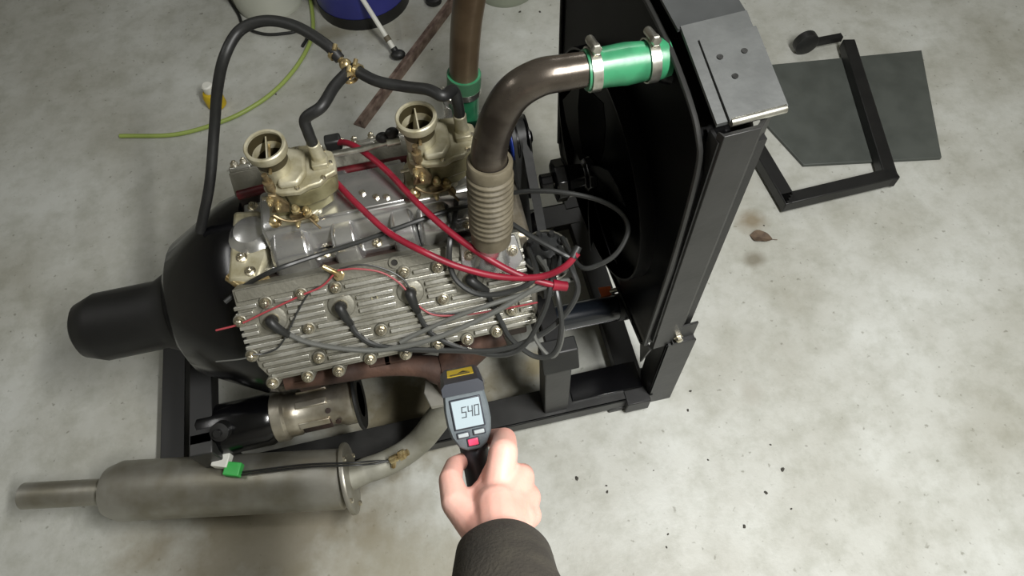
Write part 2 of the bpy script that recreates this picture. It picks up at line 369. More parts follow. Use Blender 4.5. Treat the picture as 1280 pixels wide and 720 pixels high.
for side in (1, -1):
    fn = lambda u, v, t: head_pt(side, u, v, t)
    X0, X1 = EX0, EX1
    outline = [(X0, -.092), (X1, -.092), (X1+.002, -.03), (X1, .09), (X1-.02, .094), (X0+.025, .094), (X0+.006, .06), (X0-.002, -.02)]
    hb = MB().prism(outline, fn, -.048, 0)
    bp = [head_uv(*q) for q in BOLTS]; pp = [head_uv(*q) for q in PLUGS]
    nrm = V((0, HN.y*side, HN.z)); vdir = V((0, HW.y*side, HW.z)); RH = axes(V((1, 0, 0)), nrm.cross(V((1, 0, 0))), nrm)
    for (x, v) in bp:
        hb.lathe(head_pt(side, x, v, -.03 if v > .07 else -.01), nrm, [(.0135, 0), (.0125, .0365 if v > .07 else .0165), (.011, .0385 if v > .07 else .0185)], 18)
    for (x, v) in pp:
        hb.lathe(head_pt(side, x, v, -.01), nrm, [(.028, 0), (.025, .0135), (.017, .016)], 24)
    # raised flat strip along the upper edge
    hb.prism([(X0+.004, -.090), (X1-.004, -.090), (X1-.004, -.068), (X0+.004, -.068)], fn, -.001, .004)
    head = hb.build('cylinder_head', 'head', en, .0015)
    if side == 1: near_head = head
    for k, v in enumerate(FINV):
        xa = X0-.004+(.012 if v > .03 else 0)+max(0, v-.03)*.35; xb = X1+.003
        cuts = sorted([(x-(.030 if i >= len(bp) else .0165), x+(.030 if i >= len(bp) else .0165)) for i, (x, vv) in enumerate(bp+pp) if abs(vv-v) < (.021 if i >= len(bp) else .0095)])
        segs = []; cur = xa
        for a, b in cuts:
            if a-cur > .012: segs.append((cur, a))
            cur = max(cur, b)
        if xb-cur > .012: segs.append((cur, xb))
        for a, b in segs:
            MB().prism([(a, v-.0036), (b, v-.0036), (b, v+.0036), (a, v+.0036)], fn, -.002, .0085).build('cooling_fin', 'fin', head, .0012)
    for (x, v) in bp: stamp('head_bolt', bolt_me, head, head_pt(side, x, v, .0085 if v > .07 else .0085), RH)
    x, v = head_uv(468, 371); stamp('socket_plug', plug_me, head, head_pt(side, x, v, 0), RH)
    if side == 1:
        x, v = head_uv(493, 327)
        MB().ring(head_pt(1, x, v, .002), nrm, .0062, .0105, .007, 18).build('threaded_port', 'head', head)
        MB().lathe(head_pt(1, x, v, .0005), nrm, [(.0062, 0), (.0062, .005)], 16).build('port_hole', 'ink', head)
    # water outlet at the front upper corner
    xo, vo = (.252, -.062)
    wo = MB().prism([(xo-.05, vo-.035), (xo+.052, vo-.028), (xo+.06, vo+.02), (xo+.03, vo+.048), (xo-.03, vo+.035), (xo-.055, vo+.005)], fn, 0, .014)
    base = head_pt(side, xo, vo, .008); up = V((.1, -.06*side, 1)).normalized()
    wo.lathe(base-up*.02, up, [(.042, 0), (.036, .03), (.031, .055), (.031, .085)], 26)
    wob = wo.build('water_outlet', 'polish', head, .002)
    for (dx, dv) in ((-.038, -.008), (.042, 0), (.012, .036), (-.02, .026)): stamp('head_bolt', bolt_me, head, head_pt(side, xo+dx, vo+dv, .014), RH)

# near exhaust manifold
ex = MB()
for side in (1, -1):
    ex = MB().tube([(-.19, -.240*side, .07), (-.1, -.246*side, .065), (0, -.25*side, .058), (.08, -.262*side, .042), (.12, -.270*side, .025), (.20, -.252*side, .06), (.25, -.245*side, .07)], lambda t: .021+.013*math.exp(-((t-.7)/.15)**2), 14)
    for x in (-.15, 0, .03, .2): ex.box((x-.02, min(-.225*side, -.258*side), .035), (x+.02, max(-.225*side, -.258*side), .085))
    ex.tube([(.125, -.275*side, .03), (.13, -.285*side, -.005), (.13, -.29*side, -.03)], .033, 16)
    ex.build('exhaust_manifold', 'rust', en, .003)
    fl = MB().prism([(.075, -.325), (.185, -.325), (.195, -.29), (.185, -.255), (.075, -.255), (.065, -.29)], lambda u, v, t: (u, v*side, t), -.042, -.03)
    fl.build('exhaust_flange', 'exh', en, .002)

# intake manifold
im = MB().prism([(-.205, -.084), (.272, -.084), (.272, .084), (-.205, .084)], lambda u, v, t: (u, v, t), .205, .229)
imo = im.build('intake_manifold', 'polish', en, .004)
MB().prism([(-.066, .233), (-.058, .262), (-.046, .297), (-.038, .303), (.038, .303), (.046, .297), (.058, .262), (.066, .233)], lambda u, v, t: (t, u, v), -.15, .245).build('plenum', 'polish', imo, .008)
MB().prism([(-.045, .300), (.045, .300), (.045, .308), (-.045, .308)], lambda u, v, t: (t+u*0.15, u, v), -.035, .125).build('top_plate', 'polish', imo, .002)
for (px, py) in ((453, 241), (470, 246), (483, 246)):
    p = UZ(px, py, .309); MB().lathe(p, (0, 0, 1), [(.006, -.002), (.006, .003), (.004, .005)], 6).build('stud', 'bolt', imo)
for sy in (-1, 1):
    for (x, wd) in ((-.105, .04), (-.005, .026), (.105, .024), (.165, .034)):
        r = []
        for (y, z, sc) in ((.03, .272, .9), (.058, .268, 1.), (.076, .258, 1.05), (.088, .240, 1.08), (.092, .218, 1.1)):
            r.append([V((x+wd*sc*a, sy*(y+b*.016), z+b*.016)) for a, b in ((-1, -1), (-.92, .55), (-.7, 1), (.7, 1), (.92, .55), (1, -1))])
        MB().loft(r).build('runner', 'polish', imo, .003)
    for x in (-.185, -.05, .048, .225):
        stamp('manifold_bolt', bolt_me, imo, (x, sy*.073, .229))
# polished rear casting with the fuel pump stand and a front oil filler
MB().lathe((-.185, -.005, .225), (0, 0, 1), [(.046, 0), (.046, .018), (.036, .026), (.03, .036), (.012, .040)], 26).build('pump_stand', 'polish', imo)
MB().prism([(-.235, -.1), (-.175, -.11), (-.155, -.06), (-.165, .05), (-.22, .06)], lambda u, v, t: (u, v, t), .205, .245).build('rear_casting', 'carb', imo, .008)
stamp('manifold_bolt', bolt_me, imo, (-.205, -.055, .245)); stamp('manifold_bolt', bolt_me, imo, (-.19, -.09, .245))
MB().tube([(-.235, -.085, .235), (-.2, -.115, .23), (-.16, -.1, .235)], .009, 10).build('brass_pipe', 'brass', imo)
MB().lathe((.262, .02, .225), (0, 0, 1), [(.034, 0), (.034, .03), (.028, .045), (.028, .06)], 24).build('oil_filler', 'black', imo)
# dark sheet added for the shade in the gap between manifold and heads
MB().box((-.2, -.115, .2), (.28, .115, .208)).build('valley_shade_sheet', 'blackdull', en)
tag(MB().tube([(-.2, .076, .268), (-.1, .078, .274), (.02, .078, .276), (.15, .076, .274), (.2, .074, .266)], .0095, 10).build('fuel_line', 'darkred', org=(0, .088, .23)), 'dark red pipe lying along the valley behind the carburetors', 'pipe')

# front drive: pulleys, belt, fan
def pulley(name, y, z, r, x0, x1, m='blackdull'):
    return MB().lathe((x0, y, z), (1, 0, 0), [(r*.5, -.01), (r, 0), (r, .004), (r*.82, (x1-x0)/2), (r, x1-x0-.004), (r, x1-x0), (r*.55, x1-x0+.004), (r*.3, x1-x0+.012)], 30).build(name, m, en)
pulley('crank_pulley', 0, 0, .07, .345, .385, 'black')
pulley('pump_pulley', -.13, .085, .055, .35, .385, 'blackdull'); pulley('pump_pulley', .13, .085, .055, .35, .385, 'blackdull')
for y in (-.13, .13):
    MB().lathe((.30, y, .07), (1, 0, 0), [(.06, 0), (.055, .02), (.035, .03), (.03, .06)], 24).build('water_pump', 'black', en)
MB().lathe((.33, 0, 0), (1, 0, 0), [(.03, 0), (.03, .02)], 16).build('crank_nose', 'bolt', en)

ge = thing('generator', (.25, .075, .2), 'black generator with blue pulley behind the corrugated hose', 'generator')
GY, GZ = .075, .275
MB().lathe((.235, GY, GZ), (1, 0, 0), [(.03, 0), (.045, .004), (.05, .012), (.05, .085), (.043, .1), (.02, .104)], 28).build('body', 'black', ge)
MB().lathe((.338, GY, GZ), (1, 0, 0), [(.035, 0), (.04, .004), (.04, .012)], 28).build('fan_disc', 'bluepulley', ge)
MB().lathe((.352, GY, GZ), (1, 0, 0), [(.046, 0), (.046, .003), (.034, .010), (.034, .016), (.046, .024), (.046, .027), (.02, .03), (.01, .036)], 28).build('pulley', 'black', ge)
MB().box((.26, GY-.02, GZ-.06), (.31, GY+.02, GZ-.04)).build('bracket', 'blackdull', ge, .003)
def belt(name, circ, x, label, w_=.014, t_=.006):
    pts = []
    for (y, z, r, a0, a1) in circ:
        for k in range(9):
            a = math.radians(a0+(a1-a0)*k/8); pts.append((y+r*math.cos(a), z+r*math.sin(a)))
    n = len(pts); cy = sum(p[0] for p in pts)/n; cz = sum(p[1] for p in pts)/n
    def sh(p, d): q = V((p[0]-cy, p[1]-cz)); l = q.length; q *= (l+d)/l; return (cy+q.x, cz+q.y)
    rings = []
    for k in range(n+1):
        p = pts[k % n]; o_ = sh(p, t_)
        rings.append([V((x, *p)), V((x+w_, *p)), V((x+w_+.002, *o_)), V((x-.002, *o_))])
    return tag(MB().loft(rings, cap=False).build(name, 'rubber'), label, 'belt')
belt('drive_belt', [(.13, .085, .047, -60, 25), (GY, GZ, .036, 25, 160), (-.13, .085, .047, 150, 235), (0, 0, .06, 235, 300)], .362, 'black rubber drive belt running over the generator and pump pulleys')
belt('drive_belt', [(GY, GZ, .04, 10, 170), (0, 0, .062, 190, 350)], .346, 'narrow black belt between generator and crank pulley')

fa = thing('cooling_fan', (.49, .0, .02), 'black bladed cooling fan inside the radiator shroud', 'fan')
FY, FZc = .01, .2
MB().lathe((.39, FY, FZc), (1, 0, 0), [(.02, 0), (.02, .025), (.045, .028), (.045, .05), (.03, .055), (.025, .09), (.035, .095), (.035, .112), (.008, .116)], 8).build('hub', 'black', fa, .002)
for k in range(6):
    a = 2*math.pi*k/6+.3; d = V((0, math.cos(a), math.sin(a))); e = V((0, -math.sin(a), math.cos(a)))
    c = V((.497, FY, FZc)); r = []
    for (q, wd, tw) in ((.04, .018, .012), (.08, .03, .016), (.14, .038, .016), (.19, .036, .012)):
        r.append([c+d*q+e*(wd*s)+V((tw*s+t_, 0, 0)) for s, t_ in ((-1, 0), (0, .003), (1, 0), (1, .002), (0, .005), (-1, .002))])
    MB().loft(r).build('blade', 'shroud', fa)

# ================================================================== distributor
DP = UZ(682, 312, .19)
di = thing('distributor', (DP.x, DP.y, .06), 'round black distributor with clipped cap beside the water outlet', 'distributor')
MB().cyl((DP.x, DP.y, .05), (DP.x, DP.y, .15), .03, .038).build('body', 'blackdull', di)
cap = MB().lathe((DP.x, DP.y, .15), (0, 0, 1), [(.046, 0), (.05, .006), (.05, .02), (.046, .034), (.034, .044), (.015, .048)], 32).build('cap', 'cap', di)
MB().ring((DP.x, DP.y, .152), (0, 0, 1), .049, .053, .006, 32).build('cap_band', 'clamp', di)
MB().ring((DP.x, DP.y, .181), (0, 0, 1), .0462, .0495, .004, 32).build('retaining_ring', 'clamp', di)
for k in range(8):
    a = 2*math.pi*k/8+.2; MB().lathe((DP.x+.033*math.cos(a), DP.y+.033*math.sin(a), .186), (0, 0, 1), [(.008, 0), (.007, .012), (.005, .018)], 12).build('terminal', 'rubber', cap)
MB().lathe((DP.x, DP.y, .197), (0, 0, 1), [(.009, 0), (.008, .012), (.005, .02)], 12).build('terminal', 'rubber', cap)
EP = UZ(642, 319, .17)
ear = MB().lathe((EP.x, EP.y, .155), (0, 0, 1), [(.024, 0), (.026, .006), (.024, .022)], 24); ear.box((min(EP.x, DP.x), EP.y-.018, .156), (DP.x, EP.y+.02, .172)); ear.build('side_ear', 'cap', di, .003)
stamp('ear_bolt', bolt_me, di, (EP.x, EP.y, .177))
for a in (.4, 3.3):
    MB().box((DP.x+.048*math.cos(a)-.006, DP.y+.048*math.sin(a)-.006, .14), (DP.x+.048*math.cos(a)+.006, DP.y+.048*math.sin(a)+.006, .18)).build('clip', 'clamp', di, .002)

# ================================================================== carburetors
def carburetor(x0, label):
    t = thing('carburetor', (x0, 0, .303), label, 'carburetor', 'twin carburetors on the intake manifold')
    P = lambda x, y, z: (x0+x, y, z)
    f = lambda u, v, h: (x0+u, v, h)
    MB().prism([(-.045, -.03), (-.03, -.045), (.03, -.045), (.05, -.03), (.05, .03), (.03, .045), (-.03, .045), (-.045, .03)], f, .300, .315).build('base_flange', 'carb', t, .003)
    b = MB().prism([(-.03, -.032), (.05, -.034), (.075, -.02), (.075, .03), (.05, .036), (-.03, .034)], f, .313, .342)
    b.lathe(P(0, 0, .33), (0, 0, 1), [(.034, 0), (.034, .03), (.03, .04)], 28)
    b.build('throttle_body', 'carb_olive', t, .004)
    # float bowl and its scalloped cover
    MB().prism([(.0, -.036), (.03, -.044), (.066, -.036), (.092, -.018), (.092, .026), (.07, .046), (.02, .05), (.0, .04)], f, .340, .384).build('float_bowl', 'carb_olive', t, .006)
    cv = MB().prism([(-.028, -.03), (.0, -.046), (.032, -.05), (.05, -.042), (.07, -.04), (.082, -.027), (.099, -.02), (.1, .0), (.096, .026), (.083, .034), (.074, .05), (.03, .054), (.0, .05), (-.028, .034)], f, .384, .396)
    cov = cv.build('bowl_cover', 'carb', t, .003)
    MB().prism([(.0, -.04), (.034, -.042), (.05, -.02), (.05, .03), (.02, .044), (.0, .04)], f, .396, .410).build('cover_dome', 'carb', cov, .005)
    for (x, y) in ((.03, -.043), (.076, -.03), (.091, .0), (.08, .03), (.035, .045)):
        MB().lathe(P(x, y, .395), (0, 0, 1), [(.0045, 0), (.0045, .003), (.003, .005)], 10).build('cover_screw', 'bolt', cov)
    # air horn, hollow
    hx = MB(); seg = 36
    def c(r, z): return [V((x0+r*math.cos(2*math.pi*k/seg), r*math.sin(2*math.pi*k/seg), z)) for k in range(seg)]
    hx.loft([c(.0272, .36), c(.0272, .444), c(.0285, .449), c(.0345, .4525), c(.0355, .457), c(.0355, .468), c(.0335, .470), c(.0295, .469), c(.0290, .465)], cap=False)
    horn = hx.build('air_horn', 'carb', t)
    MB().loft([c(.0290, .465), c(.0275, .44), c(.0255, .372), c(.001, .370)], cap=False).build('throat', 'throat_shade', horn)
    MB().box((-.0012, -.0255, -.022), (.0012, .0255, .024), Matrix.Translation(P(-.004, 0, .438)) @ Matrix.Rotation(.2, 4, 'Y')).build('choke_plate', 'carb', horn)
    MB().cyl(P(-.002, -.036, .438), P(-.002, .036, .438), .003, seg=10).build('choke_shaft', 'brass', horn)
    MB().tube([P(.0, -.004, .436), P(.01, -.008, .444), P(.019, -.008, .442)], .0032, 8).build('discharge_nozzle', 'bolt', horn)
    # fuel inlet
    fi = MB().lathe(P(.074, .008, .396), (0, 0, 1), [(.0135, 0), (.0135, .012), (.0115, .015), (.0115, .048)], 18); fi.box(P(.060, -.012, .396), P(.088, .014, .408))
    fi.build('fuel_inlet', 'white' if False else 'carb', t, .002)
    # gold linkage on the side facing the cylinder head
    L = MB()
    L.cyl(P(-.012, -.038, .44), P(-.012, -.038, .345), .005, seg=10)
    L.cyl(P(-.012, -.04, .405), P(-.012, -.04, .425), .0085, seg=14)
    L.build('pump_rod', 'link', t)
    lv = MB()
    lv.prism([(-.03, .352), (.0, .345), (.006, .365), (-.008, .395), (-.02, .40), (-.022, .37)], lambda u, v, h: (x0+u, h, v), -.05, -.044)
    lv.prism([(.0, .315), (.03, .318), (.036, .335), (.01, .342), (-.004, .334)], lambda u, v, h: (x0+u, h, v), -.052, -.046)
    lv.build('throttle_lever', 'link', t, .001)
    rd = MB().tube([P(-.028, -.052, .348), P(-.012, -.058, .335), P(.006, -.056, .325), P(.03, -.054, .328)], .0026, 8).cyl(P(.03, -.06, .33), P(.044, -.072, .31), .0024, seg=8)
    rd.build('link_rod', 'link', t)
    for (x, y, z, r, d) in ((-.032, -.05, .33, .011, (0, 0, 1)), (-.012, -.046, .372, .007, (0, -1, 0)), (.012, -.05, .352, .008, (0, 0, 1)), (.028, -.05, .34, .009, (0, 0, 1)), (.006, -.05, .318, .006, (0, -1, 0)), (.036, -.052, .318, .007, (0, 0, 1)), (-.02, -.048, .39, .006, (0, -1, 0))):
        MB().lathe(P(x, y, z-.008 if d[2] else z), d, [(r, 0), (r, .006), (r*.7, .007), (r*.7, .014), (r*.4, .017)], 12).build('adjuster_screw', 'brass', t)
    MB().cyl(P(-.05, 0, .335), P(.085, 0, .335), .004, seg=10).build('throttle_shaft', 'bolt', t)
    return t
carburetor(-.083, 'olive zinc carburetor nearer the bell housing, bare open throat')
carburetor(.172, 'olive zinc carburetor next to the tan corrugated hose')
rod = thing('throttle_rod', (.03, .05, .33), 'thin chrome throttle rod joining the two carburetors', 'rod')
MB().tube([UY(402, 196, .055), UY(450, 187, .055), UY(500, 174, .055)], .0055, 12).build('bar', 'clamp', rod)
for q in ((478, 172), (490, 166)):
    p = UY(*q, .06); MB().ell(p, .013, .01, .011).build('joint', 'rubber', rod)
p = UY(492, 177, .05); MB().cyl(p-V((.012, 0, 0)), p+V((.012, 0, 0)), .0085).build('collar', 'clamp', rod)

# ================================================================== cooling hoses and pipes
def clamp_part(parent, o, d, r, screw_dir):
    c = MB().ring(V(o)-V(d).normalized()*.007, d, r, r+.0022, .014, 30).build('hose_clamp', 'clamp', parent)
    d = V(d).normalized(); s = V(screw_dir); s = (s-d*s.dot(d)).normalized(); q = V(o)+s*(r+.007); tn = d.cross(s)
    MB().cyl(q-tn*.016, q+tn*.012, .0065, seg=12).lathe(q+tn*.012, tn, [(.008, 0), (.008, .007), (.006, .009)], 6).build('clamp_screw', 'clamp', c)
# near side: corrugated hose, steel elbow, green coupling
base = head_pt(1, .252, -.062, .008); up = V((.1, -.06, 1)).normalized()
h0 = base+up*.055; h1 = UY(612, 200, -.142)
ch = thing('corrugated_hose', h0, 'tan ribbed rubber hose rising from the near water outlet', 'hose')
ax_ = h1-h0; Ln = ax_.length; prof = [(.0335, 0), (.0355, .002), (.0355, .03)]
nr = 11
for k in range(nr):
    a = .03+(Ln-.055)*k/nr; s_ = (Ln-.055)/nr
    prof += [(.0345, a+s_*.05), (.0385, a+s_*.35), (.0385, a+s_*.6), (.0345, a+s_*.95)]
prof += [(.036, Ln-.024), (.037, Ln-.003), (.035, Ln), (.030, Ln), (.030, Ln-.01)]
MB().lathe(h0, ax_, prof, 32).build('sleeve', 'corr', ch)
pt = [h1-ax_.normalized()*.02, h1+ax_.normalized()*.02, UY(620, 155, -.142), UY(640, 119, -.143), UY(672, 98, -.144), UY(705, 91, -.145), UY(750, 84, -.145)]
ep = thing('elbow_pipe', h1, 'dark oily steel elbow pipe between corrugated hose and green coupling', 'pipe')
MB().tube(pt, lambda t: .0295-.0055*t, 24, 10).build('bend', 'elbow', ep)
g0 = UY(730, 88, -.145); g1 = UY(834, 72, -.145); gd = (g1-g0); GL = gd.length
gh = thing('coupling_hose', g0, 'bright green silicone coupling hose at the radiator inlet, two clamps', 'hose')
MB().lathe(g0, gd, [(.022, 0), (.0285, .001), (.0293, .014), (.0278, .028), (.0295, GL*.5), (.0275, GL-.036), (.0293, GL-.015), (.0285, GL-.001), (.024, GL)], 30).build('sleeve', 'green', gh)
gdn = gd.normalized()
clamp_part(gh, g0+gdn*.012, gd, .0292, V((-.3, .3, 1))); clamp_part(gh, g0+gdn*(GL-.026), gd, .0292, V((-.3, .3, 1)))
# far side: green hose and brown pipe
f0 = head_pt(-1, .252, -.062, .06); fbase = V((.262, .155, .255)); f1 = UY(580, 92, .155)
gf = thing('coupling_hose', fbase, 'green rubber hose on the far water outlet, one clamp', 'hose')
fd = f1-fbase; FL = fd.length
MB().lathe(fbase, fd, [(.028, 0), (.030, .002), (.030, FL-.03), (.0315, FL-.026), (.0315, FL), (.026, FL)], 28).build('sleeve', 'green', gf)
MB().ring(fbase+fd.normalized()*(FL-.03), fd, .0312, .0328, .03, 28).build('dark_end', 'greendark', gf)
clamp_part(gf, fbase+fd.normalized()*(FL-.036), fd, .0312, V((-1, -.35, 0)))
bp_ = thing('upright_pipe', f1, 'brown steel pipe rising from the far green hose to the radiator', 'pipe')
MB().tube([f1-fd.normalized()*.03, f1+fd.normalized()*.03, UY(584, 20, .152), V((.315, .15, .60)), V((.345, .145, .645)), V((.39, .14, .665)), V((.45, .135, .665)), V((.56, .125, .65))], lambda t: .0275, 22, 10).build('bend', 'browntube', bp_)
# lower hose
l0 = UY(668, 405, -.17); l1 = UY(700, 398, -.165); l2 = UY(745, 389, -.16); l3 = UY(788, 381, -.155)
lh = thing('lower_hose', l0, 'shiny black lower radiator hose above the stand rail', 'hose')
MB().tube([l0, l1, l2, l3], .031, 22, 8).build('sleeve', 'hoseblack', lh)
ld = (l3-l2).normalized()
for q in (.75, .9): MB().ring(l2+(l3-l2)*q, ld, .029, .0335, .007, 28).build('hose_ridge', 'black', lh)
oc = UY(769, 362, -.13)
MB().ring(l2+(l3-l2)*.55, ld, .0298, .032, .011, 28).build('hose_clamp', 'blackdull', lh)
tg = thing('drain_tap', UY(757, 366, -.12), 'small tap with an orange lever above the black lower hose', 'tap')
q = UY(757, 366, -.12)
MB().prism([(-.018, .012), (.012, .016), (.014, -.004), (-.006, -.018)], lambda u, v, t: q+CR*u+CU*v+CF*t, -.003, .003).build('wing', 'orange', tg, .001)
q2 = UY(770, 362, -.12); MB().cyl(q+V((.01, 0, 0)), q2+V((.01, 0, 0)), .006, seg=10).build('valve_stem', 'clamp', tg)

# ================================================================== radiator
RD = thing('radiator', (.6, 0, FZ), 'tall black radiator with fan shroud and bent steel side brackets', 'radiator')
ROT = Matrix.Translation(V((.56, -.3, 0))) @ Matrix.Rotation(math.radians(4.0), 4, 'Z') @ Matrix.Translation(V((-.56, .3, 0)))
def rp(b, name, m, parent=RD, bevel=0): return b.xf(ROT).build(name, m, parent, bevel)
half = [(-.292, -.02), (-.298, .30), (-.292, .555), (-.27, .615), (-.22, .644), (-.13, .668), (0, .676)]
arch = half+[(-y, z) for y, z in half[::-1][1:]]
halfo = [(-.30, -.10), (-.307, .30), (-.303, .60), (-.285, .645), (-.15, .697), (0, .703)]
# tanks, core
rp(MB().prism([(-.27, .52), (-.262, .585), (-.21, .62), (-.12, .645), (.12, .645), (.21, .62), (.262, .585), (.27, .52)], lambda u, v, t: (t, u, v), .572, .645), 'top_tank', 'shroud', bevel=.01)
rp(MB().box((.58, -.27, .0), (.638, .27, .53)), 'core', 'core')
core = RD.children[-1]
for k in range(30):
    y = -.26+.52*k/29; rp(MB().box((.576, y-.002, .005), (.581, y+.002, .52)), 'core_tube', 'core', core)
rp(MB().box((.575, -.275, -.085), (.648, .275, .0)), 'bottom_tank', 'shroud', bevel=.01)
# shroud: back panel with a round hole, ring, and the outer skirt following the arch
sh = MB(); nseg = 64; cy, cz, rr = .0, .235, .235
def arch_at(a):     # where a ray from the fan centre meets the arch
    d = V((math.cos(a), math.sin(a))); best = None
    poly = arch+[(.275, -.05), (-.275, -.05)]
    for i in range(len(poly)):
        p = V(poly[i])-V((cy, cz)); q = V(poly[(i+1) % len(poly)])-V((cy, cz)); e = q-p
        den = d.x*e.y-d.y*e.x
        if abs(den) < 1e-9: continue
        t = (p.x*e.y-p.y*e.x)/den; s = (p.x*d.y-p.y*d.x)/den
        if t > 0 and -1e-6 <= s <= 1+1e-6 and (best is None or t < best): best = t
    return (cy+d.x*best, cz+d.y*best)
A = [2*math.pi*k/nseg for k in range(nseg)]
outer = [arch_at(a) for a in A]; inner = [(cy+rr*math.cos(a), cz+rr*math.sin(a)) for a in A]
xr = lambda x, P: [V((x, *p)) for p in P]
sh.loft([xr(.548, outer), xr(.556, inner), xr(.520, inner), xr(.520, [(cy+(rr-.004)*math.cos(a), cz+(rr-.004)*math.sin(a)) for a in A]), xr(.560, [(cy+(rr-.004)*math.cos(a), cz+(rr-.004)*math.sin(a)) for a in A]), xr(.553, outer)], cap=False)
rp(sh, 'fan_shroud', 'shroud')
shroud = RD.children[-1]
rim = [V((.545, y, z)) for y, z in arch]
rp(MB().tube(rim, .0045, 8, 4), 'rim_bead', 'frame', shroud)
rp(MB().tube([V((.548, -.292, -.02)), V((.548, -.275, -.05)), V((.548, .275, -.05)), V((.548, .292, -.02))], .0045, 8, 1, smooth=False), 'rim_bead', 'black', shroud)
sk = MB(); o_in = arch; n_ = len(arch)
sk.loft([xr(.548, arch), xr(.585, arch), xr(.585, [(y*.985, z*.99) for y, z in arch]), xr(.548, [(y*.985, z*.99) for y, z in arch])], cap=True, closed=False)
rp(sk, 'skirt', 'shroud', shroud)
# top strap (grey) over the tank: flat middle and two sloped shoulders with a doubler plate each
def strap(poly, x0, x1, th, name, m, parent=RD):
    r0 = []; b = MB()
    top = [V((0, y, z)) for y, z in poly]; bot = [V((0, y, z-th)) for y, z in poly]
    b.loft([[V((x0, p.y, p.z)) for p in top], [V((x1, p.y, p.z)) for p in top], [V((x1, p.y, p.z)) for p in bot], [V((x0, p.y, p.z)) for p in bot], [V((x0, p.y, p.z)) for p in top]], cap=False, closed=False)
    for pts in (0, -1):
        b.add([V((x0, top[pts].y, top[pts].z)), V((x1, top[pts].y, top[pts].z)), V((x1, bot[pts].y, bot[pts].z)), V((x0, bot[pts].y, bot[pts].z))], [(0, 1, 2, 3)])
    return rp(b, name, m, parent)
strap([(-.15, .694), (0, .702), (.15, .694)], .552, .652, .005, 'top_plate', 'top')
for s in (-1, 1):
    strap([(s*.148, .6965), (s*.287, .652)] if s < 0 else [(s*.287, .652), (s*.148, .6965)], .556, .652, .006, 'shoulder_plate', 'shell')
    strap([(s*.175, .692), (s*.290, .6565)] if s < 0 else [(s*.290, .6565), (s*.175, .692)], .572, .654, .004, 'doubler_plate', 'shell')
    dbl = RD.children[-1]
    for (x, y) in ((.59, .205), (.625, .205), (.60, .235)):
        zz = .694+(.175-y)/.115*.0355; rp(MB().lathe((x, s*y, zz-.002), (0, 0, 1), [(.0045, 0), (.0045, .0012), (.002, .0016)], 10), 'smudge_disc', 'frame', dbl)  # small dark discs standing in for smudges on the plate
    rp(MB().cyl((.574, s*.2895, .6515), (.652, s*.2895, .6515), .0062, seg=14), 'folded_lip', 'clamp', dbl)
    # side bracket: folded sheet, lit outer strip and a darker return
    y = s*.305
    prof2 = [(.556, y+.012*-s), (.560, y), (.612, y+s*.001), (.652, y-s*.034), (.650, y-s*.040), (.610, y-s*.006), (.562, y-s*.006)]
    b = MB().loft([[V((u, v, z)) for u, v in prof2] for z in (.04, .645)])
    rp(b, 'side_bracket', 'frame', bevel=.0008)
    sb = RD.children[-1]
    b = MB().box((.560, min(y, y-s*.005), -.03), (.650, max(y, y-s*.005), .045)); rp(b, 'foot_tab', 'frame', sb, .001)
    stm = rp(MB().lathe((.612, y+s*.0005, .0), (0, s, 0), [(.011, 0), (.011, .002), (.008, .002), (.008, .009), (.006, .011)], 6), 'foot_bolt', 'bolt', sb)
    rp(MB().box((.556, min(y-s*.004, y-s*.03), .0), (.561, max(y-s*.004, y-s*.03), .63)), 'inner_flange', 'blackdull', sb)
    rp(MB().prism([(y, -.03), (y-s*.05, -.04), (y-s*.02, -.14)], lambda u, v, t: (t, u, v), .552, .557), 'lower_gusset', 'frame', sb)
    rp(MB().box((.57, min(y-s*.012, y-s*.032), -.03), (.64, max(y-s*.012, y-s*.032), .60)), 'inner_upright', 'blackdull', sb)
# inlet necks
for (p, d_) in ((g1, -gdn), (V((.56, .125, .65)), V((-1, 0, 0)))):
    MB().cyl(p+d_*.03, V((.60, p.y-.01, min(p.z, .60))), .0245, seg=22).build('inlet_neck', 'black', RD)
MB().tube([l3-ld*.02, l3+ld*.01, V((.60, l3.y+.01, l3.z+.03)), V((.612, l3.y+.012, -.07))], .0285, 22).build('outlet_neck', 'black', RD)

# ================================================================== starter and exhaust
SP0 = UY(345, 521, -.225); SP1 = UY(452, 500, -.225); sd = (SP1-SP0)
sz = (SP0.z+SP1.z)/2
SX0, SX1 = SP0.x, SP1.x
sm = thing('starter_motor', ((SX0+SX1)/2, -.225, sz-.06), 'starter motor, bare machined nose and black body, under the head', 'starter motor')
sv = V((1, 0, 0)); so = V((SX0, -.225, sz))
MB().lathe(so, sv, [(.05, -.004), (.056, 0), (.056, .022), (.050, .028), (.050, .05), (.047, .055), (.047, SX1-SX0-.045), (.051, SX1-SX0-.04), (.051, SX1-SX0-.005), (.04, SX1-SX0)], 34).build('drive_nose', 'starter', sm)
nose = sm.children[-1]
for a in (.5, 1.5, 2.4, 3.6):
    d = V((0, -math.cos(a), math.sin(a))); c = so+V((.085, 0, 0))+d*.047
    MB().box((-.03, -.008, -.003), (.038, .008, .004), Matrix.Translation(c) @ axes(V((1, 0, 0)), d.cross(V((1, 0, 0))), d).to_4x4()).build('cast_rib', 'starter', nose, .002)
d = V((0, -.95, .3)).normalized(); c = so+V((.095, 0, 0))+d*.046
MB().box((-.035, -.016, -.002), (.03, .012, .0035), Matrix.Translation(c) @ axes(V((1, 0, 0)), d.cross(V((1, 0, 0))), d).to_4x4()).build('pinion_window', 'block', nose, .004)
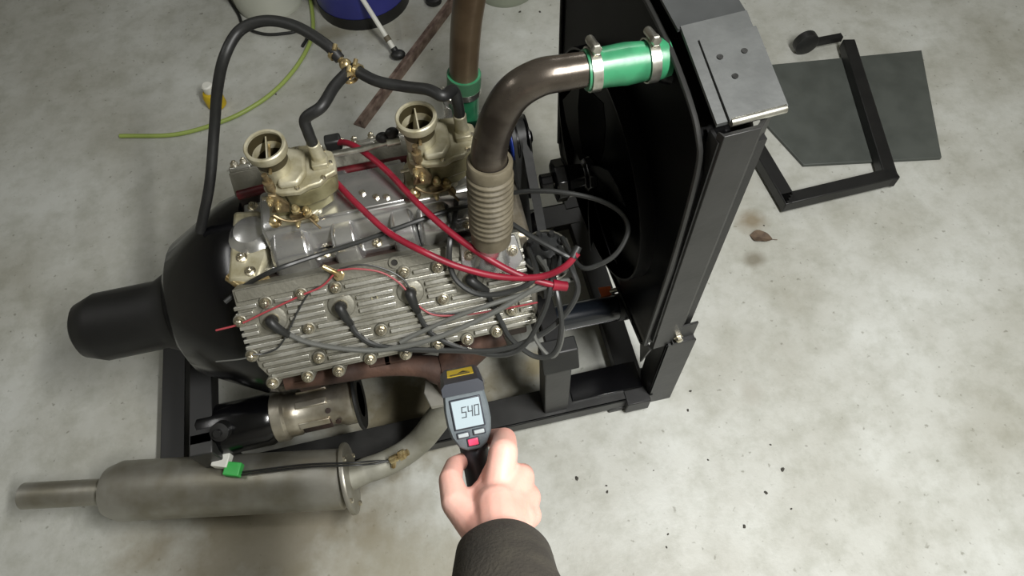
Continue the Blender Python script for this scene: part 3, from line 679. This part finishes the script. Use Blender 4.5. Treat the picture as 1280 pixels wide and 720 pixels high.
for (ox, a) in ((.125, 1.0), (.14, .35), (.02, .9)):
    d = V((0, -math.cos(a), math.sin(a))); MB().lathe(so+V((ox, 0, 0))+d*.049, d, [(.006, 0), (.006, .0035)], 14).build('dimple', 'block', nose)
MB().lathe(so+V((SX1-SX0-.008, 0, 0)), sv, [(.067, 0), (.069, .002), (.069, .006), (.067, .008)], 36).build('mount_plate', 'blackdull', sm)
MB().lathe(so+V((-.17, 0, 0)), sv, [(.04, 0), (.055, .005), (.058, .015), (.058, .155), (.052, .168)], 32).build('body', 'black', sm)
MB().lathe(so+V((-.10, -.02, .05)), V((0, -.5, .8)), [(.02, 0), (.02, .03), (.008, .032), (.008, .045)], 18).build('terminal', 'blackdull', sm)

ez = FZ+.14
ef = UP(437, 598, V((0, 0, 1)), ez)
ecy = ef.y
pe = thing('exhaust_pipe', (ef.x, ecy, FZ), 'bare steel exhaust pipe, bent from the manifold to a flanged tube', 'exhaust pipe')
op = V((.13, -.29, -.04))
path = [op, op+V((-.002, -.006, -.03)), UY(548, 522, -.312), UY(527, 549, -.325), UY(505, 567, -.34), UZ(478, 581, ez+.004), UZ(458, 588, ez), V((ef.x-.004, ecy, ez))]
MB().tube(path, .0295, 22, 8).build('down_pipe', 'exhdull', pe)
MB().lathe((ef.x, ecy, ez), (1, 0, 0), [(.04, -.006), (.081, -.005), (.082, -.003), (.082, .003), (.081, .005), (.04, .006)], 36).build('flange', 'exh', pe)
for a in (-.5, 1.2, 2.6, 4.0):
    MB().lathe((ef.x+.004, ecy+.071*math.cos(a), ez+.071*math.sin(a)), (1, 0, 0), [(.006, 0), (.006, .005), (.004, .007)], 6).build('flange_bolt', 'bolt', pe)
md = UZ(290, 606, ez)-V((ef.x, ecy, ez))
MB().lathe((ef.x, ecy, ez), md, [(.056, 0), (.068, .012), (.068, .52), (.056, .55), (.03, .56), (.03, .75)], 36).build('muffler_tube', 'exh', pe)
# sensor, its wire and plug
s0 = UZ(487, 576, ez+.05); s1 = UZ(510, 565, ez+.066)
se = thing('oxygen_sensor', s0, 'small brass sensor screwed into the bare exhaust pipe', 'sensor')
sdv = (s1-s0).normalized(); sl = (s1-s0).length
MB().lathe(s0, sdv, [(.005, 0), (.009, .003), (.009, sl*.4), (.0075, sl*.42), (.0075, sl*.55)], 14).lathe(s0+sdv*sl*.55, sdv, [(.012, 0), (.012, sl*.25), (.008, sl*.3), (.008, sl*.45)], 6).build('body', 'brass', se)
sb_ = UZ(492, 583, ez+.03); MB().cyl(s0+sdv*sl*.25, sb_, .006, seg=10).build('boss', 'brass', se)
cw = thing('sensor_wire', UZ(400, 583, ez+.06), 'twin black wire with green plug lying over the muffler tube', 'wire')
for dy in (-1.6, 1.6):
    MB().tube([s0, UZ(468, 578+dy, ez+.06), UZ(440, 580+dy, ez+.085), UZ(385, 582+dy, ez+.073), UZ(340, 587+dy, ez+.073), UZ(300, 592+dy, ez+.074)], .0021, 8).build('lead', 'rubber', cw)
gp = UZ(292, 587, ez+.080); xa = (UZ(302, 588, ez+.080)-gp).normalized(); za = V((0, 0, 1)); ya = za.cross(xa)
MB().box((-.018, -.015, -.009), (.018, .015, .01), Matrix.Translation(gp) @ axes(xa, ya, za).to_4x4()).build('plug', 'plug_green', cw, .002)
gp2 = UZ(279, 576, ez+.082); MB().box((-.02, -.016, -.01), (.016, .016, .012), Matrix.Translation(gp2) @ axes(xa, ya, za).to_4x4()).build('socket', 'white', cw, .002)

# ================================================================== vacuum hose with brass tee
T = UZ(432, 81, .50)
def soft(name, pts, r, m, label, cat='hose', seg=12, n=8, org=None):
    o = MB().tube(pts, r, seg, n).build(name, m); tag(o, label, cat); return o
tee = thing('tee_fitting', T, 'brass tee fitting joining three black rubber hoses', 'fitting')
dl = (UZ(424, 73, .505)-T); dr = UZ(450, 90, .50)-T; dd = UZ(437, 94, .495)-T
for d in (dl, dr, dd): MB().cyl(T, T+d.normalized()*.026, .0062, seg=12).build('barb', 'brass', tee)
MB().ell(T, .011).build('hub', 'brass', tee)
for d in (dl, dr, dd):
    q = T+d.normalized()*.024; MB().ring(q, d, .0105, .0125, .007, 18).cyl(q+V((0, -.004, .014)), q+V((.004, .006, .017)), .004, seg=8).build('clip', 'brass', tee)
RH_ = .0098
soft('fuel_hose', [T+dl.normalized()*.014, UZ(408, 56, .52), UZ(370, 33, .53), UZ(332, 26, .53), UZ(300, 38, .52), UZ(281, 70, .50), UZ(272, 110, .45), UZ(268, 160, .38), UZ(262, 230, .30), UZ(250, 290, .22)], RH_, 'rubber', 'thick black hose arching from the brass tee over the bell housing')
soft('fuel_hose', [T+dr.normalized()*.014, UZ(470, 101, .50), UZ(505, 108, .50), UZ(535, 112, .512), UZ(554, 120, .512), V((.242, .016, .495)), V((.246, .009, .468)), V((.246, .008, .428))], RH_, 'rubber', 'black hose from the brass tee to the carburetor beside the corrugated hose')
soft('fuel_hose', [T+dd.normalized()*.014, UZ(418, 108, .505), UZ(402, 133, .508), V((-.006, .018, .492)), V((-.009, .009, .468)), V((-.009, .008, .428))], RH_, 'rubber', 'short black hose from the brass tee to the carburetor nearer the bell housing')

# ================================================================== spark plug boots and wires
for i, q in enumerate(PLUGS):
    x, v = head_uv(*q); p = head_pt(1, x, v, 0)
    nx = UH(*[(362, 420), (437, 403), (522, 390), (606, 362)][i], .012)
    b = MB().lathe(p+HN*.004, HN, [(.012, 0), (.012, .008), (.009, .012), (.006, .02)], 14)
    b.build('spark_plug', 'bolt', near_head)
    d = (nx-(p+HN*.02)).normalized()
    wnames = ('bell housing end of the head', 'brass sender fitting', 'middle of the head', 'water outlet')
    t = thing('plug_boot', p, 'black rubber spark plug boot by the '+wnames[i], 'plug boot', 'spark plug boots on the near head')
    MB().tube([p+HN*.012, p+HN*.024, p+HN*.026+d*.02, p+HN*.018+d*.04], lambda t_: .0115-.005*t_, 14).build('elbow', 'rubber', t)
H = UH
def wire(pts, r, m, label, name='plug_wire'): return soft(name, pts, r, m, label, 'wire', 8, 8)
def bs(i):
    x, v = head_uv(*PLUGS[i]); p = head_pt(1, x, v, 0); nx = UH(*[(362, 420), (437, 403), (522, 390), (606, 362)][i], .012)
    d = (nx-(p+HN*.02)).normalized(); return p+HN*.018+d*.036
wire([bs(0), H(385, 428, .014), H(430, 436, .014), H(480, 437, .016), H(540, 424, .03), H(600, 399, .04), H(650, 372, .05), H(684, 346, .05), V((DP.x-.02, DP.y-.02, .20))], .0052, 'wiregrey', 'long grey plug wire from the boot at the bell housing end')
wire([bs(1), H(446, 417, .012), H(466, 430, .012), H(500, 436, .016), H(560, 438, .018), H(620, 438, .03), H(665, 424, .04), H(700, 400, .05), H(722, 365, .06), H(714, 335, .05), V((DP.x+.025, DP.y-.01, .205))], .0054, 'wire', 'black plug wire sagging below the head and back up to the distributor')
wire([bs(2), H(530, 405, .012), H(546, 422, .014), H(580, 436, .018), H(625, 444, .03), H(655, 432, .045), H(680, 390, .06), H(690, 350, .06), V((DP.x+.01, DP.y-.03, .205))], .0050, 'wire', 'dark plug wire from the boot at the middle of the head')
wire([bs(3), H(618, 385, .012), H(628, 405, .016), H(640, 425, .03), H(670, 446, .045), H(694, 440, .06), H(702, 405, .065), H(695, 360, .06), V((DP.x, DP.y-.034, .205))], .0050, 'wire', 'dark plug wire looping down from the boot below the water outlet')
wire([UZ(567, 222, .30), UZ(570, 262, .28), H(563, 298, .03), H(562, 328, .03), H(572, 352, .03), H(600, 368, .035), H(640, 364, .05), H(670, 345, .06), V((DP.x-.034, DP.y, .205))], .0054, 'wire', 'black wire dropping past the corrugated hose and curling along the head')
wire([UZ(281, 378, .24), UZ(310, 355, .245), H(345, 337, .02), UZ(400, 318, .285), UZ(450, 302, .29), UZ(500, 284, .30), UZ(545, 268, .30), UZ(590, 255, .28)], .0046, 'wire', 'dark cable strung along the edge of the intake manifold', 'cable')
wire([UZ(637, 242, .26), UZ(660, 239, .28), UZ(700, 240, .30), UZ(745, 249, .30), UZ(775, 265, .30), UZ(785, 287, .30), UZ(772, 315, .28), UZ(750, 330, .26), UZ(725, 333, .24), V((DP.x+.036, DP.y+.01, .205))], .0046, 'wire', 'black wire in a wide loop in front of the fan shroud')
wire([UZ(634, 276, .25), UZ(660, 293, .25), UZ(690, 310, .245), UZ(712, 322, .235)], .0055, 'wire', 'straight grey-black wire lying across the distributor cap', 'cable')
wire([V((DP.x-.01, DP.y-.033, .205)), H(686, 368, .055), H(676, 395, .05), H(668, 420, .045), H(690, 446, .05), H(703, 420, .06), H(697, 375, .062), H(688, 350, .06)], .004, 'wiregrey', 'pale grey wire loop hanging below the distributor', 'cable')
wire([V((DP.x+.033, DP.y-.01, .205)), UZ(718, 345, .21), H(700, 352, .06), H(672, 362, .055), H(640, 372, .045), H(600, 385, .04), H(560, 400, .03), H(520, 418, .02), H(500, 428, .018)], .0046, 'wiregrey', 'light grey wire running from the distributor down across the fins', 'cable')
# thick red cables
rc = thing('red_cable', UZ(560, 325, .25), 'thick red cable sagging across the fins to the distributor', 'cable')
MB().tube([UZ(412, 222, .335), UZ(422, 230, .335), UZ(445, 254, .33), UZ(485, 290, .315), H(530, 315, .05), H(575, 334, .048), H(625, 346, .055), H(675, 346, .07), H(705, 334, .085), H(722, 316, .09)], .0062, 12).build('lead', 'redcable', rc)
p = H(722, 316, .09); MB().cyl(H(716, 322, .088), p+V((.004, .01, .004)), .0085, .007, seg=14).build('end_boot', 'rubber', rc)
p = UZ(412, 222, .335); MB().cyl(p, p+V((.008, -.008, .0)), .0085, .0085, seg=14).build('end_sleeve', 'redcable', rc)
rc = thing('red_cable', UZ(520, 250, .3), 'thick red cable passing in front of the carburetor by the corrugated hose', 'cable')
MB().tube([UZ(420, 178, .30), UZ(435, 179, .32), UZ(455, 190, .335), UZ(485, 215, .335), UZ(520, 252, .33), UZ(560, 288, .315), H(605, 320, .055), H(650, 344, .06), H(690, 356, .065), H(703, 358, .06)], .0062, 12).build('lead', 'redcable', rc)
p = UZ(418, 178, .30); MB().box((-.018, -.012, -.012), (.014, .012, .014), Matrix.Translation(p)).build('end_boot', 'rubber', rc, .004)
p = H(690, 356, .065); MB().cyl(p, H(708, 358, .06), .0105, .0095, seg=14).build('end_sleeve', 'redcable', rc)
# thin wires and the brass sender
wire([H(270, 413, .01), H(300, 405, .012), H(330, 391, .014), H(375, 370, .014), H(402, 358, .014), H(418, 342, .018)], .0019, 'redthin', 'thin red wire crossing the fins to the brass sender', 'thin_wire')
wire([H(422, 338, .02), H(445, 336, .022), H(475, 340, .02), H(497, 352, .018), H(512, 368, .02), H(524, 383, .014), H(545, 394, .013), H(585, 393, .014), H(630, 386, .016), H(672, 378, .03)], .0018, 'redthin', 'thin red wire from the brass sender past the middle plug boot', 'thin_wire')
wire([H(424, 336, .018), H(450, 331, .018), H(480, 336, .018), H(505, 350, .018), H(517, 372, .018), H(530, 388, .012), H(560, 392, .012), H(600, 388, .013)], .0016, 'wire', 'hair-thin black wire beside the red one on the head', 'thin_wire')
wire([H(398, 358, .012), H(385, 368, .013), H(372, 390, .013), H(360, 415, .016), H(348, 434, .016), H(330, 442, .014), H(316, 443, .02)], .0017, 'wire', 'thin black wire hooked round a head bolt near the bell housing', 'thin_wire')
wire([H(316, 445, .016), H(300, 449, .012), H(270, 452, .0)], .0014, 'wiregrey', 'thin pale wire leaving the head towards the bell housing', 'thin_wire')
b0 = H(422, 343, .002); bs_ = thing('sender_unit', b0, 'small brass sender screwed into the top of the head', 'sender')
bd = (H(403, 333, .022)-H(424, 343, .012)).normalized()
MB().lathe(H(424, 343, 0), HN, [(.011, 0), (.011, .008), (.0085, .009), (.0085, .016)], 6).build('hex_body', 'brass', bs_)
MB().tube([H(424, 343, .014), H(418, 340, .018), H(403, 333, .022)], lambda t: .0065-.002*t, 12).build('stem', 'brass', bs_)

# ================================================================== thermometer gun (held by the hand)
GD = .735
G = UD(585, 521, GD); tilt = math.radians(11)
gd0 = ray(585, 521).normalized()
gu0 = (CU*math.cos(tilt)-CR*math.sin(tilt)); gu0 = (gu0-gd0*gu0.dot(gd0)).normalized()
pt_ = math.radians(13)
GB = gd0*math.cos(pt_)+gu0*math.sin(pt_); GU = gu0*math.cos(pt_)-gd0*math.sin(pt_); GR = GB.cross(GU)
if GR.dot(CR) < 0: GR = -GR
def gp(r, u, b): return G+GR*r+GU*u+GB*b
tg_ = thing('infrared_thermometer', gp(0, -.13, .02), 'grey handheld infrared thermometer with lit display, held in the hand', 'thermometer')
gout = [(-.0215, .028), (-.0235, .010), (-.0235, -.006), (-.021, -.020), (-.015, -.031), (-.007, -.036), (.007, -.036), (.015, -.031), (.021, -.020), (.0235, -.006), (.0235, .010), (.0215, .028)]
def gring(sc, b, du=0): return [gp(r*sc, u*sc+du, b) for r, u in gout]
MB().loft([gring(.90, -.003), gring(.97, -.001), gring(1.0, .003), gring(1.0, .05), gring(.92, .07, .002)]).build('housing', 'gun', tg_)
MB().loft([[gp(r*s_, u, b) for r, u in ((-.0225, .026), (-.0225, .0345), (-.018, .039), (.018, .039), (.0225, .0345), (.0225, .026))] for s_, b in ((.97, -.006), (1., -.004), (1., .085), (.9, .09))]).build('hood', 'gundark', tg_)
MB().lathe(gp(0, .008, .066), GB, [(.02, 0), (.02, .03), (.017, .034), (.012, .034), (.011, .02)], 24).build('nose', 'gundark', tg_)
stk = MB().box((-.014, .0392, .03), (.015, .0396, .075), Matrix.Translation(G) @ axes(GR, GU, GB).to_4x4()).build('warning_sticker', 'label_yellow', tg_)
MB().prism([(-.002, .045), (.010, .045), (.004, .056)], lambda u, v, t: gp(u, t, v), .0396, .0399).build('warning_triangle', 'ink', stk)
for k, (a, b) in enumerate(((.034, .036), (.039, .041))):
    MB().box((-.011, .0396, a), (.011, .0399, b), Matrix.Translation(G) @ axes(GR, GU, GB).to_4x4()).build('sticker_line', 'ink', stk)
fr_ = Matrix.Translation(G) @ axes(GR, GU, GB).to_4x4()
MB().box((-.0165, -.0115, -.0048), (.0165, .0215, -.0028), fr_).build('display_bezel', 'gundark', tg_, .001)
scr = MB().box((-.0148, -.0098, -.0054), (.0148, .0198, -.0044), fr_).build('display', 'lcd', tg_, .0004)
SEG = {'5': 'afgcd', '4': 'fgbc', '0': 'abcdef'}
def digit(ch, x, y, w_, h):
    t = w_*.17; b = MB(); z0, z1 = -.0059, -.0053
    R_ = {'a': (0, h-t, w_, h), 'd': (0, 0, w_, t), 'g': (0, h/2-t/2, w_, h/2+t/2), 'f': (0, h/2, t, h), 'e': (0, 0, t, h/2), 'b': (w_-t, h/2, w_, h), 'c': (w_-t, 0, w_, h/2)}
    for s_ in SEG[ch]:
        a0, b0, a1, b1 = R_[s_]
        b.box((x+a0, y+b0, z0), (x+a1, y+b1, z1), fr_ @ Matrix(((1, .12, 0, 0), (0, 1, 0, 0), (0, 0, 1, 0), (0, 0, 0, 1))))
    return b.build('digit', 'lcdink', scr)
for ch, x in zip('540', (-.0055, .0012, .0079)): digit(ch, x-.001, .001, .0052, .0115)
for x, dz in ((-.0085, .0), (.0085, .0008)):
    fb = MB().box((x-.0068, -.0205+dz, -.0045), (x+.0068, -.0138+dz, -.003), fr_).build('button_frame', 'gundark', tg_, .0008)
    MB().box((x-.0055, -.0193+dz, -.0058), (x+.0055, -.015+dz, -.004), fr_).build('button', 'button', fb, .0008)
fb = MB().box((-.0062, -.0308, -.0042), (.0070, -.0215, -.0025), fr_).build('button_frame', 'gundark', tg_, .001)
MB().box((-.005, -.0298, -.0056), (.0058, -.0225, -.0035), fr_).build('laser_button', 'redbutton', fb, .001)
gdir = (-GU*.95-GB*.28).normalized(); gside = GR; gfw = gside.cross(gdir).normalized()
if gfw.dot(GB) < 0: gfw = -gfw
g_top = gp(0, -.022, .035)
gr_ = []
for (l, a, b) in ((0, .0165, .023), (.03, .015, .0205), (.07, .0155, .021), (.105, .017, .024), (.115, .0165, .023)):
    c = g_top+gdir*l; gr_.append([c+gside*(a*math.cos(q))+gfw*(b*math.sin(q)) for q in (2*math.pi*k/16 for k in range(16))])
MB().loft(gr_).build('grip', 'gundark', tg_)
MB().tube([gp(0, -.034, .056), gp(0, -.044, .06), gp(0, -.056, .054)], .0055, 10).build('trigger', 'gundark', tg_)

# ================================================================== the hand and sleeve
def cap_chain(b, pts, seg=14):          # pts: (point, radius); overlapping tapered capsules, fused below
    for (p, r) in pts: b.ell(p, r, seg=seg, rings=8)
    for (p, r), (q, r2) in zip(pts, pts[1:]): b.cyl(p, q, r, r2, seg=seg)
hb = MB(); D = UD
W0 = D(633, 705, .605); W1 = D(628, 675, .640)
FI = {'index': [(D(622, 612, .680), .0155), (D(629, 566, .698), .0150), (D(631, 549, .738), .0125), (D(616, 547, .774), .0098), (D(600, 551, .792), .0082)],
      'middle': [(D(638, 620, .678), .0160), (D(650, 598, .697), .0150), (D(654, 593, .742), .0118), (D(628, 590, .777), .0098), (D(598, 592, .774), .0084)],
      'ring': [(D(646, 634, .672), .0155), (D(659, 622, .690), .0140), (D(661, 617, .733), .0112), (D(640, 614, .768), .0094), (D(606, 617, .766), .0080)],
      'little': [(D(650, 650, .664), .0145), (D(661, 644, .680), .0128), (D(664, 642, .716), .0100), (D(645, 640, .750), .0082), (D(615, 642, .752), .0072)]}
TH = [(D(596, 658, .662), .0180), (D(570, 628, .680), .0150), (D(563, 600, .702), .0122), (D(568, 582, .738), .0102), (D(580, 575, .760), .0086)]
for k, ch_ in FI.items(): cap_chain(hb, [(W1, .024)]+ch_)
cap_chain(hb, [(W1, .024)]+TH)
cap_chain(hb, [(D(640, 735, .56), .029), (W0, .0265), (W1, .026), (D(622, 634, .668), .0235), (D(606, 616, .690), .0145)])
cap_chain(hb, [(D(606, 616, .690), .0125), (D(629, 570, .700), .0125)])
cap_chain(hb, [(D(604, 620, .690), .012), (D(570, 630, .680), .0125)])
for q in ((628, 622, .678, .018), (640, 632, .674, .018), (648, 645, .668, .0165), (640, 655, .660, .018), (612, 640, .668, .0185)): hb.ell(D(*q[:3]), q[3])
PS = D(630, 650, .66)
pe_ = thing('person', PS, 'hand of a person in a dark olive sleeve gripping the thermometer', 'person')
raw = hb.mesh('hand_raw', PS, M['skin']); tmp = bpy.data.objects.new('hand_raw', raw); COL.objects.link(tmp)
rm = tmp.modifiers.new('fuse', 'REMESH'); rm.mode = 'VOXEL'; rm.voxel_size = .0017
sm_ = tmp.modifiers.new('soften', 'SMOOTH'); sm_.factor = .5; sm_.iterations = 9
dg = bpy.context.evaluated_depsgraph_get(); hm = bpy.data.meshes.new_from_object(tmp.evaluated_get(dg)); bpy.data.objects.remove(tmp, do_unlink=True)
for p in hm.polygons: p.use_smooth = True
if not hm.materials: hm.materials.append(M['skin'])
hm.name = 'hand'; ho = bpy.data.objects.new('hand', hm); COL.objects.link(ho); ho.parent = pe_; OFF[ho.name] = PS
# finger nails
for k, ch_ in list(FI.items())+[('thumb', TH)]:
    (a, r1), (b, r2) = ch_[-2], ch_[-1]; d = (b-a).normalized(); pal = (g_top+gdir*.05-b); out = -(pal-d*pal.dot(d)).normalized()
    if k == 'thumb': out = (-GR-(-GR).dot(d)*d).normalized()
    c = b+out*(r2*.84)+d*.001
    MB().ell((0, 0, 0), .0046 if k != 'thumb' else .0056, .006, .0016, seg=12, rings=6).xf(Matrix.Translation(c) @ axes(d.cross(out), d, out).to_4x4()).build('finger_nail', 'nail', ho)
# sleeve: cuff at the wrist, forearm running back towards the body
SL = [(D(629, 691, .622), .0405, .0335), (D(629, 695, .618), .0425, .036), (D(630, 706, .602), .0435, .038), (D(631, 724, .575), .0445, .040), (D(633, 762, .53), .047, .044)]
rr_ = []; wr = D(631, 724, .575)
elb = V((.24, -1.12, .86)); path_ = [p for p, a, b in SL]+[wr+(elb-wr)*.45, elb, V((.25, -1.25, .98)), V((.24, -1.34, 1.15))]
ra = [a for p, a, b in SL]+[.06, .064, .066, .075]; rb = [b for p, a, b in SL]+[.054, .062, .066, .075]
N_ = 40
for i, p in enumerate(path_):
    t = (path_[min(i+1, len(path_)-1)]-path_[max(i-1, 0)]).normalized()
    x = (CR-t*CR.dot(t)).normalized(); y = t.cross(x)
    rr_.append([p+x*(ra[i]*math.cos(q)*(1+.015*math.sin(5*q+i)))+y*(rb[i]*math.sin(q)*(1+.02*math.sin(4*q+2*i))) for q in (2*math.pi*k/N_ for k in range(N_))])
t0 = (path_[1]-path_[0]).normalized(); c0 = path_[0]
inner_ = [c0+(p-c0)*.86+t0*.004 for p in rr_[0]]; inner2 = [c0+(p-c0)*.8+t0*.03 for p in rr_[0]]
slv = MB().loft([inner2, inner_]+rr_, cap=True); so_ = slv.build('sleeve', 'sleeve', pe_)
ss = so_.modifiers.new('round', 'SUBSURF'); ss.levels = 2; ss.render_levels = 2

# ================================================================== things on the floor behind
def bucket(name, px, py, r0, r1, h, m, label, cat, rim=True):      # px, py: where its front foot meets the floor
    c = UZ(px, py, FZ); c = V((c.x+.02, c.y+r0, FZ)); t = thing(name, c, label, cat)
    MB().lathe(c, (0, 0, 1), [(r0*.97, 0), (r0, .01), (r0*1.01, .02), (r1, h), (r1-.004, h), (r0-.004, .012), (.001, .01)], 44, cap=True).build('shell', m, t)
    if rim: MB().ring(c+V((0, 0, h-.03)), (0, 0, 1), r1*.99, r1+.012, .03, 44).build('rim', m, t)
    return t, c
t, c = bucket('blue_tub', 455, 37, .165, .178, .24, 'blue', 'round blue plastic tub standing behind the engine', 'tub')
MB().ring(c+V((0, 0, .0)), (0, 0, 1), .155, .170, .045, 44).build('base_band', 'blackdull', t)
t, c2 = bucket('white_bucket', 334, 29, .125, .135, .30, 'bucket', 'dingy white plastic bucket standing beside the blue tub', 'bucket')
t, c3 = bucket('grey_bucket', 634, 11, .115, .125, .28, 'greybucket', 'grey-green plastic bucket behind the brown upright pipe', 'bucket')
for b_, cc, rr0 in ((t, c3, .137),):
    MB().tube([cc+V((-rr0, 0, .27)), cc+V((-rr0*.8, -.08, .20)), cc+V((0, -rr0*1.02, .15)), cc+V((rr0*.8, -.08, .20)), cc+V((rr0, 0, .27))], .003, 8).build('bail_handle', 'clamp', b_)
# angle iron bar on the floor
a0 = UZ(447, 153, FZ+.02); a1 = UZ(578, -20, FZ+.02); a0.z = a1.z = FZ; dx = (a1-a0).normalized(); L_ = (a1-a0).length+.3; nyy = V((0, 0, 1)).cross(dx)
MB_ = Matrix.Translation(a0) @ axes(dx, nyy, V((0, 0, 1))).to_4x4()
ab = MB().loft([[MB_ @ V((x, u, v)) for u, v in ((-.022, 0), (.020, 0), (.020, .005), (-.014, .005), (-.014, .036), (-.022, .036))] for x in (0, L_)])
tag(ab.build('angle_iron', 'bar'), 'long brown steel angle bar lying on the concrete behind the carburetors', 'bar')
# snow brush / broom stick leaning on the blue tub
b0 = UZ(498, 70, FZ+.012); b1 = UP(452, -3, V((0, 1, 0)), c.y-.185)
br = thing('broom_stick', b0, 'white stick with black tip leaning on the blue tub', 'stick')
dv = (b1-b0)
MB().tube([b0+dv*.1, b0+dv*.5, b1, b1+dv*.9], .0085, 12).build('shaft', 'white', br)
MB().tube([b0+dv*.05, b0+dv*.14], .012, 12, smooth=False).build('tip', 'rubber', br)
MB().tube([b0+dv*.26, b0+dv*.34], .0112, 12, smooth=False).build('grip_band', 'corr', br)
MB().ell(b0+V((0, 0, .006)), .026, .02, .016).build('black_head', 'rubber', br)
# green garden hose and black cord on the floor
fz = FZ+.007
soft('garden_hose', [UZ(370, -40, fz), UZ(384, -14, fz), UZ(390, 12, fz), UZ(391, 40, fz), UZ(383, 63, fz), UZ(367, 88, fz), UZ(345, 112, fz), UZ(318, 132, fz), UZ(280, 151, fz), UZ(220, 168, fz), UZ(150, 170, fz)], .0072, 'hosegreen', 'yellow-green garden hose curving over the concrete past the white bucket')
soft('black_cord', [UZ(270, -30, fz), UZ(288, 2, fz), UZ(298, 18, fz), UZ(303, 30, fz), UZ(314, 38, fz), UZ(335, 43, fz), UZ(362, 41, fz), UZ(376, 38, fz), UZ(384, 46, fz), UZ(378, 58, fz)], .0055, 'rubber', 'thin black cord looped on the floor in front of the white bucket', 'cord')
# bottle at the left
q = UZ(272, 131, FZ); bt = thing('spray_bottle', (q.x, q.y, FZ), 'small yellow bottle with a white cap by the green hose', 'bottle')
MB().lathe((q.x, q.y, FZ), (0, 0, 1), [(.028, 0), (.032, .004), (.032, .045), (.026, .058), (.013, .064)], 24).build('body', 'label_yellow', bt)
MB().lathe((q.x, q.y, FZ+.062), (0, 0, 1), [(.017, 0), (.018, .003), (.018, .026), (.014, .03)], 20).build('cap', 'white', bt)
# small black castor
q = UZ(541, -6, FZ+.03); cs = thing('castor_wheel', (q.x, q.y, FZ), 'small black rubber castor wheel lying by the angle bar', 'wheel')
MB().lathe((q.x, q.y, FZ+.0), (0, 0, 1), [(.022, 0), (.03, .004), (.03, .022), (.022, .026)], 26).build('tyre', 'rubber', cs)
MB().lathe((q.x, q.y, FZ+.02), (0, 0, 1), [(.014, 0), (.014, .009), (.006, .010)], 18).build('hub', 'clamp', cs)
# dark flat sheet and the black tube frame at the right
mq = [UZ(900, 90, FZ), UZ(1150, 66, FZ), UZ(1175, 200, FZ), UZ(1003, 209, FZ), UZ(940, 140, FZ)]
tag(MB().prism([(p.x, p.y) for p in mq], lambda u, v, t_: (u, v, t_), FZ, FZ+.012).build('dark_sheet', 'sheetgrey', None, .002), 'dark grey flat sheet lying on the concrete beside the radiator', 'mat')
tf = thing('tube_frame', UZ(985, 256, FZ), 'black square-tube floor frame with a castor, standing past the radiator', 'frame')
z_ = FZ+.033
p0, p1, p2, p3 = UZ(930, 160, z_), UZ(984, 252, z_), UZ(1110, 222, z_), UZ(1060, 60, z_)
for a, b in ((p0, p1), (p1, p2), (p2, p3)):
    d = (b-a).normalized(); nn = V((0, 0, 1)).cross(d); Mx = Matrix.Translation(a) @ axes(d, nn, V((0, 0, 1))).to_4x4()
    MB().box((-.02, -.02, -.019), ((b-a).length+.02, .02, .02), Mx).build('tube', 'blackdull', tf, .003)
q = UZ(1006, 56, FZ+.03); MB().box((min(q.x, p3.x)-.01, q.y-.01, z_-.01), (p3.x, q.y+.01, z_+.01)).build('axle', 'blackdull', tf)
MB().lathe((q.x, q.y-.018, FZ+.04), (0, 1, 0), [(.03, 0), (.04, .005), (.04, .03), (.03, .036)], 28).build('castor', 'rubber', tf)
# dry leaf, crumbs
lq = UZ(951, 297, FZ+.002); b = MB(); n_l = 9; L1 = []; L2 = []
for k in range(n_l):
    t_ = k/(n_l-1); wd = .019*math.sin(math.pi*t_**.8)*(1+.15*math.sin(9*t_))+.0008
    x = (t_-.5)*.062; z = .003+.006*math.sin(math.pi*t_); L1.append((x, wd, z+.004*t_)); L2.append((x, -wd, z))
Rl = Matrix.Translation(V((lq.x, lq.y, FZ))) @ Matrix.Rotation(-.5, 4, 'Z')
r_ = [[Rl @ V(L1[k]), Rl @ V((L1[k][0], 0, .0015)), Rl @ V(L2[k]), Rl @ V((L2[k][0], L2[k][1], L2[k][2]+.0012)), Rl @ V((L1[k][0], 0, .0027)), Rl @ V((L1[k][0], L1[k][1], L1[k][2]+.0012))] for k in range(n_l)]
lf = thing('dry_leaf', (lq.x, lq.y, FZ), 'curled brown dry leaf on the concrete near the radiator foot', 'leaf')
MB().loft(r_).build('blade', 'leaf', lf); MB().tube([Rl @ V((.03, 0, .005)), Rl @ V((.046, .003, .004))], .001, 6, smooth=False).build('stalk', 'leaf', lf)
CR_ = [(863, 489, 4), (860, 513, 4), (963, 556, 3), (978, 587, 6), (957, 616, 5), (989, 636, 3), (721, 598, 6), (758, 607, 3), (759, 615, 4), (885, 575, 3), (835, 668, 3), (833, 684, 3), (817, 588, 2), (930, 658, 5), (955, 282, 3), (650, 15, 6), (675, 15, 5), (540, 62, 4), (345, 118, 4)]
cm = []
for k in range(3):
    b = MB(); b.ell((0, 0, 0), 1, .7, .45, seg=8, rings=5); b.v = [p*(1+.3*random.uniform(-1, 1)) for p in b.v]; cm.append(b.mesh('grit_crumb', V((0, 0, 0)), M['grit'], 30))
for i, (px, py, s_) in enumerate(CR_):
    q = UZ(px, py, FZ); o = bpy.data.objects.new('grit_crumb', cm[i % 3]); COL.objects.link(o)
    r = s_/2/520; o.location = (q.x, q.y, r*.3); o.scale = (r, r, r); o.rotation_euler = (0, 0, i*1.3)
    where = ('beside the front foot of the stand' if i < 2 else 'near the dry leaf' if i == 14 else 'behind the brown upright pipe' if i in (15, 16) else 'beside the angle bar' if i == 17 else 'beside the green garden hose' if i == 18 else
             'on the concrete next to the hand' if i in (6, 7, 8) else 'on the open concrete in front of the radiator')
    tag(o, 'tiny dark crumb of grit '+where, 'grit', 'grit crumbs scattered on the floor')
